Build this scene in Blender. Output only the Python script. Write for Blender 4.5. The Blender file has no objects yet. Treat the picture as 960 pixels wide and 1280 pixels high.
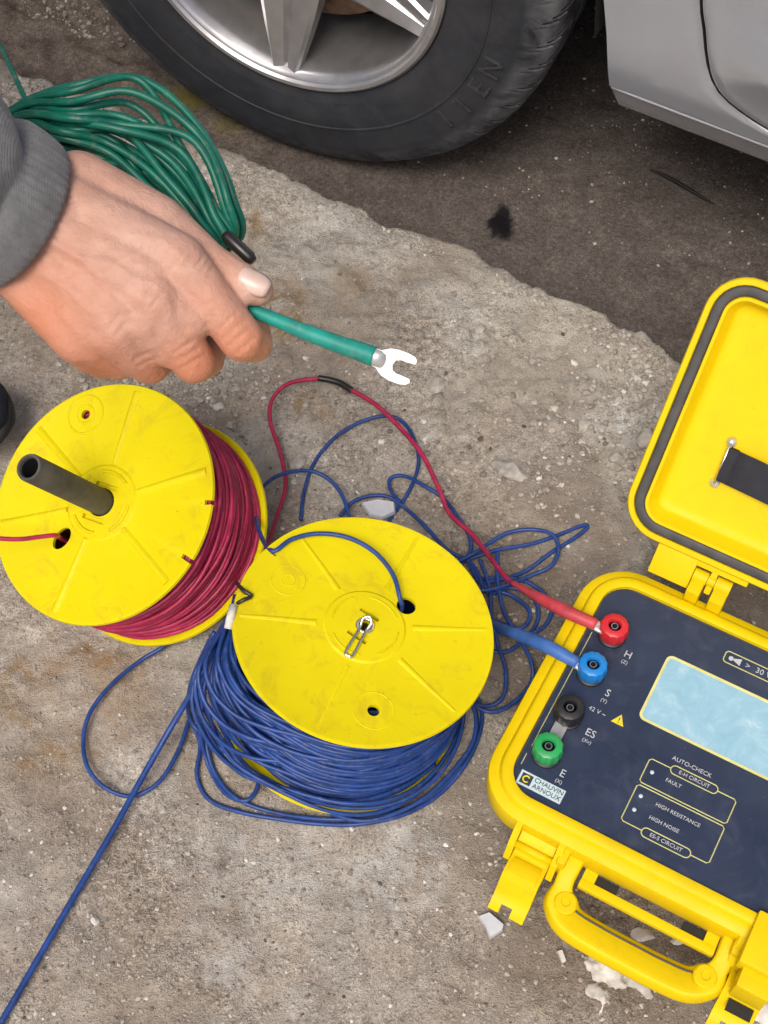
import bpy, bmesh, math, random
import numpy as np
from mathutils import Vector, Matrix

random.seed(7)
rng = np.random.default_rng(7)
PI = math.pi
R = math.radians
scene = bpy.context.scene
col = scene.collection

# ------------------------------------------------------------------ camera
FPX, PITCH, CAMH = 1800.0, 58.0, 1.25          # focal length in photo pixels (960x1280), pitch below horizon, height
cam_d = bpy.data.cameras.new('camera')
cam = bpy.data.objects.new('camera', cam_d)
col.objects.link(cam)
cam.location = (0, 0, CAMH)
cam.rotation_euler = (R(90 - PITCH), 0, 0)
cam_d.sensor_fit = 'VERTICAL'
cam_d.sensor_height = 24.0
cam_d.lens = 24.0 * FPX / 1280.0
cam_d.clip_start = 0.02
cam_d.clip_end = 500
scene.camera = cam
scene.render.resolution_x = 768
scene.render.resolution_y = 1024

# ------------------------------------------------------------------ sky, sun, exposure
SUN_EL, SUN_AZ = 58.0, 200.0                   # azimuth measured from +Y clockwise: behind the camera, a little to the left
world = bpy.data.worlds.new('World')
scene.world = world
world.use_nodes = True
wn = world.node_tree
bg = wn.nodes['Background']
sky = wn.nodes.new('ShaderNodeTexSky')
sky.sky_type = 'NISHITA'
sky.sun_disc = False
sky.sun_elevation = R(SUN_EL)
sky.sun_rotation = R(SUN_AZ)
sky.air_density = 0.6
sky.dust_density = 6.0
sky.ozone_density = 0.6
wn.links.new(sky.outputs[0], bg.inputs[0])
bg.inputs[1].default_value = 0.105
sun_d = bpy.data.lights.new('sun', 'SUN')
sun_d.energy = 1.5
sun_d.angle = R(24)
sun_d.color = (1.0, 0.95, 0.87)
sun = bpy.data.objects.new('sun', sun_d)
col.objects.link(sun)
sd = Vector((math.sin(R(SUN_AZ)) * math.cos(R(SUN_EL)), math.cos(R(SUN_AZ)) * math.cos(R(SUN_EL)), math.sin(R(SUN_EL))))
sun.rotation_euler = sd.to_track_quat('Z', 'Y').to_euler()
sun.location = sd * 10
vs = scene.view_settings
vs.view_transform = 'Standard'
vs.look = 'None'
vs.exposure = 0.42
vs.gamma = 1.0
vs.use_curve_mapping = False

# ------------------------------------------------------------------ pixel -> ray helpers
_p = R(PITCH)
CR = Vector((1, 0, 0)); CU = Vector((0, math.sin(_p), math.cos(_p))); CF = Vector((0, math.cos(_p), -math.sin(_p)))
CC = Vector((0, 0, CAMH))
def ray(u, v): return CF + CR * ((u - 480) / FPX) - CU * ((v - 640) / FPX)
def at(u, v, z=0.0):
    d = ray(u, v); return CC + d * ((z - CAMH) / d.z)
def dep(u, v, Z): return CC + ray(u, v) * Z
def onplane(u, v, o, n):
    d = ray(u, v); return CC + d * ((o - CC).dot(n) / d.dot(n))

# ------------------------------------------------------------------ mesh helpers
def link(name, me, mats, parent=None):
    o = bpy.data.objects.new(name, me); col.objects.link(o)
    for m in (mats if isinstance(mats, (list, tuple)) else [mats]): me.materials.append(m)
    if parent: o.parent = parent
    return o
def mk(name, vf, mats, parent=None, smooth=True, auto=None):
    v, f = vf
    me = bpy.data.meshes.new(name)
    me.from_pydata([tuple(p) for p in v], [], f)
    me.update()
    bm = bmesh.new(); bm.from_mesh(me)
    bmesh.ops.recalc_face_normals(bm, faces=bm.faces)
    if auto is not None:
        ca = math.radians(auto)
        for e in bm.edges:
            if len(e.link_faces) == 2 and e.calc_face_angle(0) > ca: e.smooth = False
    bm.to_mesh(me); bm.free()
    if smooth:
        me.polygons.foreach_set('use_smooth', [True] * len(me.polygons))
    return link(name, me, mats, parent)
def join(*vfs):
    V, F = [], []
    for v, f in vfs:
        n = len(V); V += list(v); F += [tuple(i + n for i in q) for q in f]
    return V, F
def xf(vf, M): return [M @ Vector(p) for p in vf[0]], vf[1]
def T(x, y, z): return Matrix.Translation((x, y, z))
def empty(name, M, label, cat, group=None):
    o = bpy.data.objects.new(name, None); col.objects.link(o)
    o.empty_display_size = 0.02
    o.matrix_world = M if isinstance(M, Matrix) else Matrix.Translation(M)
    tag(o, label, cat, group); return o
def tag(o, label, cat, group=None, kind=None):
    if label: o['label'] = label
    if cat: o['category'] = cat
    if group: o['group'] = group
    if kind: o['kind'] = kind
    return o
def spline(pts, n=8, closed=False):
    P = [Vector(p) for p in pts]; out = []; m = len(P)
    rngs = range(m) if closed else range(m - 1)
    for i in rngs:
        if closed: a, b, c, d = P[i - 1], P[i], P[(i + 1) % m], P[(i + 2) % m]
        else: a, b, c, d = P[max(i - 1, 0)], P[i], P[i + 1], P[min(i + 2, m - 1)]
        for k in range(n):
            t = k / n
            out.append(0.5 * ((2 * b) + (c - a) * t + (2 * a - 5 * b + 4 * c - d) * t * t + (3 * b - a - 3 * c + d) * t ** 3))
    if not closed: out.append(P[-1].copy())
    return out
def tube(pts, r, sides=7, closed=False, flat=None, up=None):
    """r: number or list per point; flat: list of (w,h) half sizes for elliptical section"""
    P = [Vector(p) for p in pts]; n = len(P); V = []; F = []
    prev = None
    for i in range(n):
        if closed: t = P[(i + 1) % n] - P[i - 1]
        else: t = P[min(i + 1, n - 1)] - P[max(i - 1, 0)]
        if t.length < 1e-9: t = Vector((0, 0, 1))
        t.normalize()
        if up is not None: x = up.cross(t)
        elif prev is None: x = t.cross(Vector((0, 0, 1)) if abs(t.z) < 0.9 else Vector((1, 0, 0)))
        else: x = prev - t * prev.dot(t)
        x.normalize(); y = t.cross(x); prev = x
        rr = r[i] if isinstance(r, (list, tuple)) else r
        w, h = flat[i] if flat else (rr, rr)
        for k in range(sides):
            a = 2 * PI * k / sides
            V.append(P[i] + x * (w * math.cos(a)) + y * (h * math.sin(a)))
    m = n if closed else n - 1
    for i in range(m):
        for k in range(sides):
            a = i * sides + k; b = i * sides + (k + 1) % sides
            c = ((i + 1) % n) * sides + (k + 1) % sides; d = ((i + 1) % n) * sides + k
            F.append((a, b, c, d))
    if not closed:
        F.append(tuple(range(sides))); F.append(tuple((n - 1) * sides + k for k in range(sides)))
    return V, F
def lathe(prof, seg=48, caps=True, closed=False):
    V, F = [], []
    for (r, z) in prof:
        for k in range(seg):
            a = 2 * PI * k / seg; V.append(Vector((r * math.cos(a), r * math.sin(a), z)))
    n = len(prof)
    for i in range(n if closed else n - 1):
        for k in range(seg):
            j = (i + 1) % n
            F.append((i * seg + k, i * seg + (k + 1) % seg, j * seg + (k + 1) % seg, j * seg + k))
    if caps and not closed:
        F.append(tuple(range(seg))); F.append(tuple((n - 1) * seg + k for k in range(seg)))
    return V, F
def box(x0, y0, z0, x1, y1, z1, bev=0.0):
    if bev <= 0:
        V = [Vector((x, y, z)) for z in (z0, z1) for y in (y0, y1) for x in (x0, x1)]
        return V, [(0, 1, 3, 2), (4, 5, 7, 6), (0, 1, 5, 4), (2, 3, 7, 6), (0, 2, 6, 4), (1, 3, 7, 5)]
    bm = bmesh.new(); bmesh.ops.create_cube(bm, size=1)
    for v in bm.verts: v.co = Vector(((x0 + x1) / 2 + v.co.x * (x1 - x0), (y0 + y1) / 2 + v.co.y * (y1 - y0), (z0 + z1) / 2 + v.co.z * (z1 - z0)))
    bmesh.ops.bevel(bm, geom=list(bm.edges), offset=bev, segments=2, profile=0.6, affect='EDGES')
    bm.verts.index_update()
    r = [v.co.copy() for v in bm.verts], [tuple(v.index for v in f.verts) for f in bm.faces]
    bm.free(); return r
def rrect(x0, y0, x1, y1, rad, z, k=8):
    out = []
    for cx, cy, a0 in ((x1 - rad, y0 + rad, -90), (x1 - rad, y1 - rad, 0), (x0 + rad, y1 - rad, 90), (x0 + rad, y0 + rad, 180)):
        for i in range(k + 1):
            a = R(a0 + 90 * i / k); out.append(Vector((cx + rad * math.cos(a), cy + rad * math.sin(a), z)))
    return out
def loft(loops, cap0=True, cap1=True):
    V, F = [], []; n = len(loops[0])
    for l in loops: V += l
    for i in range(len(loops) - 1):
        for k in range(n): F.append((i * n + k, i * n + (k + 1) % n, (i + 1) * n + (k + 1) % n, (i + 1) * n + k))
    if cap0: F.append(tuple(range(n)))
    if cap1: F.append(tuple((len(loops) - 1) * n + k for k in range(n)))
    return V, F
def ribbon(prof, x0, x1, th):
    """profile of (y,z) swept along x with thickness th"""
    n = len(prof); up, dn = [], []
    for i in range(n):
        a = Vector(prof[max(i - 1, 0)]); b = Vector(prof[min(i + 1, n - 1)]); t = (b - a).normalized(); nn = Vector((-t.y, t.x)) * (th / 2)
        p = Vector(prof[i]); up.append(p + nn); dn.append(p - nn)
    loop = up + dn[::-1]; m = len(loop)
    V = [Vector((x0, q.x, q.y)) for q in loop] + [Vector((x1, q.x, q.y)) for q in loop]
    F = [(k, (k + 1) % m, m + (k + 1) % m, m + k) for k in range(m)]
    for s in (0, m):
        for i in range(n - 1): F.append((s + i, s + i + 1, s + m - 2 - i, s + m - 1 - i))
    return V, F
def evaluated(o, name=None):
    dg = bpy.context.evaluated_depsgraph_get(); dg.update()
    me = bpy.data.meshes.new_from_object(o.evaluated_get(dg)); old = o.data
    o.modifiers.clear(); o.data = me
    if old.users == 0: bpy.data.meshes.remove(old)
    return o
def cut(o, cutters):
    for k in cutters:                                   # one at a time: overlapping cutters upset the solver
        c = mk('cutter', k, [], None, False); c.parent = o.parent
        m = o.modifiers.new('b', 'BOOLEAN'); m.operation = 'DIFFERENCE'; m.object = c; m.solver = 'EXACT'
        n0 = len(o.data.vertices); keep = o.data.copy()
        evaluated(o)
        if len(o.data.vertices) < n0 * 0.7: o.data = keep
        bpy.data.objects.remove(c)
    return o
def remesh(vf, name, mats, parent, voxel, smooth=6):
    o = mk(name, vf, mats, parent)
    m = o.modifiers.new('r', 'REMESH'); m.mode = 'VOXEL'; m.voxel_size = voxel; m.use_smooth_shade = True
    s = o.modifiers.new('s', 'SMOOTH'); s.iterations = smooth; s.factor = 0.5
    evaluated(o)
    o.data.polygons.foreach_set('use_smooth', [True] * len(o.data.polygons))
    return o
def capsule(a, b, ra, rb, seg=16):
    a, b = Vector(a), Vector(b); t = (b - a)
    L = t.length; t = t / L if L > 1e-9 else Vector((0, 0, 1))
    pts, rad = [], []
    for k in range(7):
        g = PI / 2 * (1 - k / 6); pts.append(a - t * (ra * math.sin(g))); rad.append(max(ra * math.cos(g), 1e-5))
    for k in range(1, 7):
        g = PI / 2 * k / 6; pts.append(b + t * (rb * math.sin(g))); rad.append(max(rb * math.cos(g), 1e-5))
    pts.insert(7, b.copy()); rad.insert(7, rb)
    x = t.cross(Vector((0, 0, 1)) if abs(t.z) < 0.9 else Vector((1, 0, 0))).normalized(); y = t.cross(x)
    V = [p + x * (r * math.cos(2 * PI * k / seg)) + y * (r * math.sin(2 * PI * k / seg)) for p, r in zip(pts, rad) for k in range(seg)]
    F = [(i * seg + k, i * seg + (k + 1) % seg, (i + 1) * seg + (k + 1) % seg, (i + 1) * seg + k) for i in range(len(pts) - 1) for k in range(seg)]
    F.append(tuple(range(seg))); F.append(tuple((len(pts) - 1) * seg + k for k in range(seg)))
    return V, F
def frame_from(o, z, xhint):
    z = z.normalized(); x = (xhint - z * xhint.dot(z)).normalized(); y = z.cross(x)
    return Matrix(((x.x, y.x, z.x, o.x), (x.y, y.y, z.y, o.y), (x.z, y.z, z.z, o.z), (0, 0, 0, 1)))

# ------------------------------------------------------------------ value noise (numpy)
_perm = rng.random((256, 256))
def vnoise(x, y):
    xi = np.floor(x).astype(int); yi = np.floor(y).astype(int); fx = x - xi; fy = y - yi
    fx = fx * fx * (3 - 2 * fx); fy = fy * fy * (3 - 2 * fy)
    a = _perm[xi % 256, yi % 256]; b = _perm[(xi + 1) % 256, yi % 256]; c = _perm[xi % 256, (yi + 1) % 256]; d = _perm[(xi + 1) % 256, (yi + 1) % 256]
    return (a * (1 - fx) + b * fx) * (1 - fy) + (c * (1 - fx) + d * fx) * fy
def fbm(x, y, s, o=4):
    v = 0; a = 0.5; t = 0
    for i in range(o):
        v = v + a * vnoise(x * s + 17.3 * i + 100, y * s + 9.1 * i + 100); t += a; a *= 0.5; s *= 2.1
    return v / t
def sstep(a, b, x):
    t = np.clip((x - a) / (b - a), 0, 1); return t * t * (3 - 2 * t)

# ------------------------------------------------------------------ materials
def srgb(r, g, b):
    f = lambda c: (c / 255 / 12.92) if c / 255 <= 0.04045 else ((c / 255 + 0.055) / 1.055) ** 2.4
    return (f(r), f(g), f(b), 1)
class NT:
    def __init__(s, name):
        s.m = bpy.data.materials.new(name); s.m.use_nodes = True; s.t = s.m.node_tree; s.b = s.t.nodes['Principled BSDF']
    def n(s, t, **k):
        d = s.t.nodes.new(t)
        for a, v in k.items(): setattr(d, a, v)
        return d
    def l(s, a, b): s.t.links.new(a, b)
    def coord(s):
        if not hasattr(s, '_c'): s._c = s.n('ShaderNodeTexCoord').outputs['Object']
        return s._c
    def noise(s, scale, detail=4, rough=0.55, vec=None, dist=0):
        d = s.n('ShaderNodeTexNoise'); d.inputs['Scale'].default_value = scale; d.inputs['Detail'].default_value = detail
        d.inputs['Roughness'].default_value = rough; d.inputs['Distortion'].default_value = dist
        s.l(vec or s.coord(), d.inputs['Vector']); return d.outputs[0]
    def ramp(s, v, stops):
        d = s.n('ShaderNodeValToRGB'); e = d.color_ramp.elements
        while len(e) < len(stops): e.new(0.5)
        for i, (p, c) in enumerate(stops): e[i].position = p; e[i].color = c if len(c) == 4 else (*c, 1)
        s.l(v, d.inputs[0]); return d.outputs[0]
    def mix(s, f, a, b, mode='MIX'):
        d = s.n('ShaderNodeMix', data_type='RGBA', blend_type=mode)
        for sock, v in ((d.inputs[0], f), (d.inputs[6], a), (d.inputs[7], b)):
            if hasattr(v, 'links'): s.l(v, sock)
            else: sock.default_value = v
        return d.outputs[2]
    def attr(s, name): d = s.n('ShaderNodeAttribute', attribute_name=name); return d.outputs['Fac']
    def math(s, op, a, b=0.0):
        d = s.n('ShaderNodeMath', operation=op)
        for i, v in enumerate((a, b)):
            if hasattr(v, 'links'): s.l(v, d.inputs[i])
            else: d.inputs[i].default_value = v
        return d.outputs[0]
    def bump(s, h, strength, dist, prev=None):
        d = s.n('ShaderNodeBump'); d.inputs['Strength'].default_value = strength; d.inputs['Distance'].default_value = dist
        s.l(h, d.inputs['Height'])
        if prev is not None: s.l(prev, d.inputs['Normal'])
        s.l(d.outputs[0], s.b.inputs['Normal']); return d.outputs[0]
    def set(s, **k):
        for a, v in k.items():
            sock = s.b.inputs[a.replace('_', ' ')]
            if hasattr(v, 'links'): s.l(v, sock)
            else: sock.default_value = v
        return s
G = lambda v: (v, v, v, 1)
def plain(name, c, rough=0.5, metal=0.0, var=0.12, scale=60, bump=0.0, bscale=400, **k):
    t = NT(name)
    nz = t.noise(scale, 4)
    dark = tuple(x * (1 - var * 1.6) for x in c[:3]) + (1,); lite = tuple(min(x * (1 + var), 1) for x in c[:3]) + (1,)
    t.set(Base_Color=t.ramp(nz, [(0.3, dark), (0.7, lite)]), Roughness=rough, Metallic=metal)
    for a, v in k.items(): t.set(**{a: v})
    if bump: t.bump(t.noise(bscale, 3), bump, 0.0005)
    return t.m

def mat_yellow(name, dirt, base):
    t = NT(name)
    c = t.ramp(t.noise(14, 3), [(0.3, tuple(x * 0.93 for x in base) + (1,)), (0.7, tuple(x * 1.03 for x in base) + (1,))])
    d = t.ramp(t.noise(30, 7, 0.72, dist=1.0), [(0.52, G(0)), (0.74, G(1))])
    c = t.mix(t.math('MULTIPLY', d, dirt), c, (0.42, 0.27, 0.02, 1))
    sp = t.ramp(t.noise(230, 2, 0.5), [(0.72, G(0)), (0.80, G(1))])
    c = t.mix(t.math('MULTIPLY', sp, dirt), c, (0.25, 0.16, 0.03, 1))
    t.set(Base_Color=c, Roughness=t.ramp(t.noise(25, 4), [(0.3, G(0.42)), (0.7, G(0.58))]), Specular_IOR_Level=0.22)
    t.bump(t.noise(500, 3), 0.15, 0.0004)
    return t.m
M = {}
M['yellow'] = mat_yellow('yellow_reel_plastic', 0.5, (0.70, 0.59, 0.001))
M['case'] = mat_yellow('yellow_case_plastic', 0.26, (0.74, 0.535, 0.001))
def mat_cable(name, c, rough=0.42):
    t = NT(name)
    k = t.ramp(t.noise(55, 4, 0.6), [(0.3, tuple(x * 0.62 for x in c) + (1,)), (0.72, tuple(min(1, x * 1.15) for x in c) + (1,))])
    dust = t.ramp(t.noise(160, 5, 0.7), [(0.55, G(0)), (0.8, G(0.35))])
    t.set(Base_Color=t.mix(dust, k, (0.30, 0.26, 0.22, 1)), Roughness=rough, Specular_IOR_Level=0.4)
    return t.m
M['red'] = mat_cable('red_cable', (0.42, 0.020, 0.078))
M['blue'] = mat_cable('blue_cable', (0.018, 0.060, 0.25))
M['green'] = mat_cable('green_cable', (0.003, 0.13, 0.088))
M['teal'] = mat_cable('teal_sleeve', (0.012, 0.27, 0.22), 0.5)
M['redboot'] = mat_cable('red_boot', (0.52, 0.055, 0.07), 0.5)
M['blueboot'] = mat_cable('blue_boot', (0.05, 0.15, 0.44), 0.5)
M['black'] = plain('black_plastic', (0.012, 0.012, 0.014), 0.5)
M['tape'] = plain('black_tape', (0.015, 0.014, 0.014), 0.35)
M['metal'] = plain('bright_metal', (0.72, 0.72, 0.70), 0.28, 1.0, 0.08)
M['tin'] = plain('tinned_lug', (0.58, 0.58, 0.57), 0.30, 0.55, 0.15)
M['pipe'] = plain('grey_pipe', (0.075, 0.07, 0.062), 0.6, 0, 0.3, 40, 0.3, 200)
t = NT('navy_panel')
c = t.ramp(t.noise(18, 4), [(0.3, (0.015, 0.024, 0.054, 1)), (0.7, (0.022, 0.035, 0.074, 1))])
sm = t.ramp(t.noise(30, 6, 0.7, dist=1.2), [(0.50, G(0)), (0.78, G(0.30))])
c = t.mix(sm, c, (0.10, 0.115, 0.15, 1))
c = t.mix(t.ramp(t.noise(420, 2), [(0.70, G(0)), (0.78, G(0.35))]), c, (0.25, 0.24, 0.22, 1))
t.set(Base_Color=c, Roughness=t.ramp(t.noise(24, 5, 0.7, dist=1.0), [(0.3, G(0.30)), (0.7, G(0.52))]))
M['panel'] = t.m
M['white'] = plain('white_print', (0.46, 0.48, 0.52), 0.6, 0, 0.05)
M['lineg'] = plain('pale_yellow_print', (0.52, 0.52, 0.20), 0.6, 0, 0.08)
M['scrframe'] = plain('screen_border', (0.66, 0.63, 0.24), 0.5, 0, 0.08)
M['gasket'] = plain('grey_gasket', (0.06, 0.058, 0.058), 0.6, 0, 0.2)
M['emboss'] = plain('dirty_embossing', (0.22, 0.14, 0.01), 0.6, 0, 0.2)
M['strap'] = plain('black_webbing', (0.014, 0.015, 0.022), 0.75, 0, 0.25, 80, 0.6, 900)
M['capred'] = plain('red_cap', (0.58, 0.02, 0.03), 0.38, 0, 0.08)
M['capblue'] = plain('blue_cap', (0.008, 0.20, 0.58), 0.38, 0, 0.08)
M['capgreen'] = plain('green_cap', (0.02, 0.33, 0.09), 0.38, 0, 0.08)
M['labelplate'] = plain('pale_label', (0.50, 0.62, 0.66), 0.4, 0, 0.05)
M['ink'] = plain('dark_ink', (0.02, 0.03, 0.05), 0.6)
M['sign_yellow'] = plain('sign_yellow', (0.70, 0.58, 0.02), 0.5)
t = NT('pale_blue_screen')
scr = t.ramp(t.noise(35, 6, 0.7, dist=1.0), [(0.3, (0.23, 0.43, 0.55, 1)), (0.52, (0.29, 0.50, 0.62, 1)), (0.64, (0.37, 0.56, 0.66, 1)), (0.76, (0.58, 0.68, 0.73, 1))])  # bright ramp end paints a mottled reflection into the screen colour
t.set(Base_Color=scr, Roughness=0.25, Coat_Weight=0.5, Coat_Roughness=0.12)
M['screen'] = t.m

# ground materials driven by masks stored on the vertices
t = NT('pavement_concrete_and_dirt')
big = t.noise(3.5, 5, 0.6); mid = t.noise(22, 6, 0.65, dist=0.4); fine = t.noise(160, 5, 0.7); grit = t.noise(620, 3, 0.6)
patch = t.noise(5.0, 5, 0.58, dist=1.0); patch2 = t.noise(11, 5, 0.6, dist=0.7)
dirt = t.ramp(patch, [(0.34, (0.27, 0.225, 0.186, 1)), (0.43, (0.39, 0.330, 0.268, 1)), (0.51, (0.41, 0.365, 0.318, 1)), (0.59, (0.52, 0.478, 0.422, 1)), (0.70, (0.38, 0.338, 0.298, 1))])
conc = t.ramp(patch2, [(0.30, (0.36, 0.312, 0.252, 1)), (0.5, (0.475, 0.435, 0.372, 1)), (0.68, (0.56, 0.525, 0.46, 1))])
c = t.mix(t.attr('concrete'), dirt, conc)
c = t.mix(0.45, c, t.ramp(mid, [(0.3, G(0.28)), (0.5, G(0.5)), (0.7, G(0.74))]), 'OVERLAY')
c = t.mix(t.ramp(big, [(0.42, G(0)), (0.64, G(0.32))]), c, (0.36, 0.285, 0.205, 1))
gm = t.ramp(t.noise(8, 3, 0.5, dist=0.6), [(0.40, G(0.14)), (0.64, G(0.62))])
c = t.mix(gm, c, t.ramp(fine, [(0.34, G(0.12)), (0.5, G(0.48)), (0.66, G(0.85))]), 'OVERLAY')
c = t.mix(t.math('MULTIPLY', gm, 0.9), c, t.ramp(grit, [(0.34, G(0.10)), (0.5, G(0.5)), (0.66, G(0.9))]), 'OVERLAY')
vor = t.n('ShaderNodeTexVoronoi'); vor.inputs['Scale'].default_value = 210; t.l(t.coord(), vor.inputs['Vector'])
chip = t.ramp(vor.outputs['Distance'], [(0.16, G(1)), (0.30, G(0))])
rnd = t.ramp(vor.outputs['Color'], [(0.78, G(0)), (0.9, G(1))])
c = t.mix(t.math('MULTIPLY', t.math('MULTIPLY', chip, rnd), t.math('ADD', gm, 0.1)), c, (0.52, 0.49, 0.44, 1))
drk = t.ramp(vor.outputs['Color'], [(0.10, G(1)), (0.22, G(0))])
c = t.mix(t.math('MULTIPLY', t.math('MULTIPLY', chip, drk), 0.75), c, (0.06, 0.048, 0.04, 1))
stn = t.ramp(t.noise(45, 5, 0.7), [(0.38, G(0)), (0.62, G(1))])
c = t.mix(t.math('MULTIPLY', t.attr('orange'), stn), c, (0.30, 0.17, 0.045, 1))
c = t.mix(t.math('MULTIPLY', t.attr('white'), stn), c, (0.60, 0.60, 0.58, 1))
c = t.mix(t.math('MULTIPLY', t.attr('damp'), t.ramp(mid, [(0.3, G(0.4)), (0.6, G(0.85))])), c, (0.125, 0.095, 0.075, 1))
t.set(Base_Color=c, Roughness=0.92, Specular_IOR_Level=0.2)
b1 = t.bump(fine, 0.9, 0.005); t.bump(grit, 0.9, 0.0022, b1)
M['pave'] = t.m
t = NT('road_asphalt_and_dirt')
big = t.noise(3.0, 5, 0.6); mid = t.noise(25, 6, 0.7, dist=0.5); fine = t.noise(180, 5, 0.7); grit = t.noise(520, 3, 0.6)
asp = t.ramp(mid, [(0.28, (0.080, 0.068, 0.060, 1)), (0.55, (0.120, 0.103, 0.093, 1)), (0.78, (0.165, 0.145, 0.132, 1))])
drt = t.ramp(mid, [(0.28, (0.10, 0.078, 0.062, 1)), (0.52, (0.20, 0.165, 0.138, 1)), (0.75, (0.30, 0.255, 0.215, 1))])
c = t.mix(t.attr('dirt'), asp, drt)
c = t.mix(t.ramp(big, [(0.4, G(0)), (0.7, G(0.4))]), c, (0.085, 0.065, 0.054, 1))
c = t.mix(0.5, c, t.ramp(fine, [(0.36, G(0.2)), (0.5, G(0.5)), (0.64, G(0.8))]), 'OVERLAY')
c = t.mix(0.45, c, t.ramp(grit, [(0.36, G(0.15)), (0.5, G(0.5)), (0.64, G(0.9))]), 'OVERLAY')
vor = t.n('ShaderNodeTexVoronoi'); vor.inputs['Scale'].default_value = 150; t.l(t.coord(), vor.inputs['Vector'])
chip = t.ramp(vor.outputs['Distance'], [(0.16, G(1)), (0.32, G(0))]); rnd = t.ramp(vor.outputs['Color'], [(0.76, G(0)), (0.9, G(0.8))])
c = t.mix(t.math('MULTIPLY', chip, rnd), c, (0.26, 0.22, 0.195, 1))
c = t.mix(t.attr('oil'), c, (0.010, 0.008, 0.010, 1))
c = t.mix(t.math('MULTIPLY', t.attr('moss'), t.ramp(fine, [(0.4, G(0)), (0.55, G(1))])), c, (0.19, 0.16, 0.025, 1))
t.set(Base_Color=c, Roughness=t.math('SUBTRACT', 0.9, t.math('MULTIPLY', t.attr('oil'), 0.5)), Specular_IOR_Level=0.25)
b1 = t.bump(fine, 0.6, 0.0035); t.bump(grit, 0.6, 0.0015, b1)
M['road'] = t.m
M['stone'] = plain('pale_stone', (0.40, 0.37, 0.33), 0.9, 0, 0.3, 90, 0.8, 250)
M['plaster'] = plain('white_plaster', (0.66, 0.63, 0.58), 0.9, 0, 0.18, 70, 0.8, 250)
M['chunk'] = plain('crumbled_plaster', (0.56, 0.53, 0.48), 0.95, 0, 0.3, 60, 1.0, 180)
M['ceramic'] = plain('pale_grey_ceramic', (0.56, 0.58, 0.62), 0.55, 0, 0.08, 70)
t = NT('gravel_stone')
oi = t.attr('tone')
t.set(Base_Color=t.mix(0.35, t.ramp(oi, [(0.0, (0.07, 0.055, 0.045, 1)), (0.45, (0.31, 0.27, 0.232, 1)), (0.8, (0.43, 0.395, 0.35, 1)), (1.0, (0.62, 0.60, 0.56, 1))]), t.ramp(t.noise(300, 4), [(0.3, G(0.2)), (0.7, G(0.8))]), 'OVERLAY'), Roughness=0.9)
M['gravel'] = t.m

# car materials
t = NT('silver_paint')
fl = t.noise(2600, 1)
dst = t.ramp(t.noise(9, 5, 0.6), [(0.35, G(0)), (0.75, G(0.35))])
t.set(Base_Color=t.mix(dst, t.ramp(fl, [(0.3, (0.44, 0.47, 0.53, 1)), (0.7, (0.58, 0.62, 0.69, 1))]), (0.40, 0.41, 0.43, 1)), Metallic=0.45, Roughness=0.24, Coat_Weight=0.9, Coat_Roughness=0.05)
M['paint'] = t.m
t = NT('alloy_wheel')
t.set(Base_Color=t.ramp(t.noise(30, 5), [(0.3, (0.42, 0.42, 0.43, 1)), (0.7, (0.58, 0.58, 0.59, 1))]), Metallic=0.85, Roughness=0.32)
M['alloy'] = t.m
t = NT('tyre_rubber')
dn = t.ramp(t.noise(26, 6, 0.7, dist=0.5), [(0.34, G(0)), (0.62, G(1))])
c = t.mix(t.math('MULTIPLY', dn, t.attr('dust')), (0.017, 0.019, 0.024, 1), (0.150, 0.155, 0.168, 1))
c = t.mix(t.math('MULTIPLY', t.ramp(t.noise(8, 4), [(0.4, G(0)), (0.7, G(0.5))]), 1.0), c, (0.042, 0.041, 0.042, 1))
t.set(Base_Color=c, Roughness=0.68, Specular_IOR_Level=0.35)
t.bump(t.noise(350, 4), 0.3, 0.0008)
M['tyre'] = t.m
M['letter'] = plain('dusty_tyre_letter', (0.038, 0.039, 0.043), 0.75, 0, 0.3, 120)
M['well'] = plain('black_wheel_liner', (0.012, 0.011, 0.010), 0.9, 0, 0.4, 20)
M['rust'] = plain('brake_disc_iron', (0.20, 0.12, 0.075), 0.55, 0.6, 0.3, 60)
M['glass'] = plain('dark_car_glass', (0.01, 0.012, 0.014), 0.05)
M['lampg'] = plain('lamp_lens', (0.6, 0.6, 0.62), 0.1)

# person materials
t = NT('skin')
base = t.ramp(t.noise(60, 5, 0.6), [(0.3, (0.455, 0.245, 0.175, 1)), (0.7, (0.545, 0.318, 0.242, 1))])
c = t.mix(t.attr('ruddy_bounce'), base, (0.55, 0.185, 0.082, 1))  # red knuckles, plus orange bounce light painted into the skin colour
c = t.mix(t.attr('pale'), c, (0.64, 0.48, 0.41, 1))  # paler skin paints light falling on the thumb tip and upper hand
t.set(Base_Color=c, Roughness=0.52, Specular_IOR_Level=0.4)
t.b.inputs['Subsurface Weight'].default_value = 0.12
t.b.inputs['Subsurface Radius'].default_value = (0.006, 0.0025, 0.0012)
t.b.inputs['Subsurface Scale'].default_value = 0.6
vz = t.n('ShaderNodeTexVoronoi'); vz.inputs['Scale'].default_value = 420; t.l(t.coord(), vz.inputs['Vector'])
b1 = t.bump(vz.outputs['Distance'], 0.22, 0.0007); t.bump(t.noise(95, 6, 0.7, dist=1.4), 0.6, 0.0020, b1)
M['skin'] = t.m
M['nail'] = plain('fingernail', (0.62, 0.45, 0.385), 0.32, 0, 0.08)
t = NT('grey_knit')
t.set(Base_Color=t.ramp(t.noise(90, 5, 0.7), [(0.3, (0.105, 0.108, 0.113, 1)), (0.7, (0.172, 0.175, 0.18, 1))]), Roughness=0.95, Specular_IOR_Level=0.1)
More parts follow.
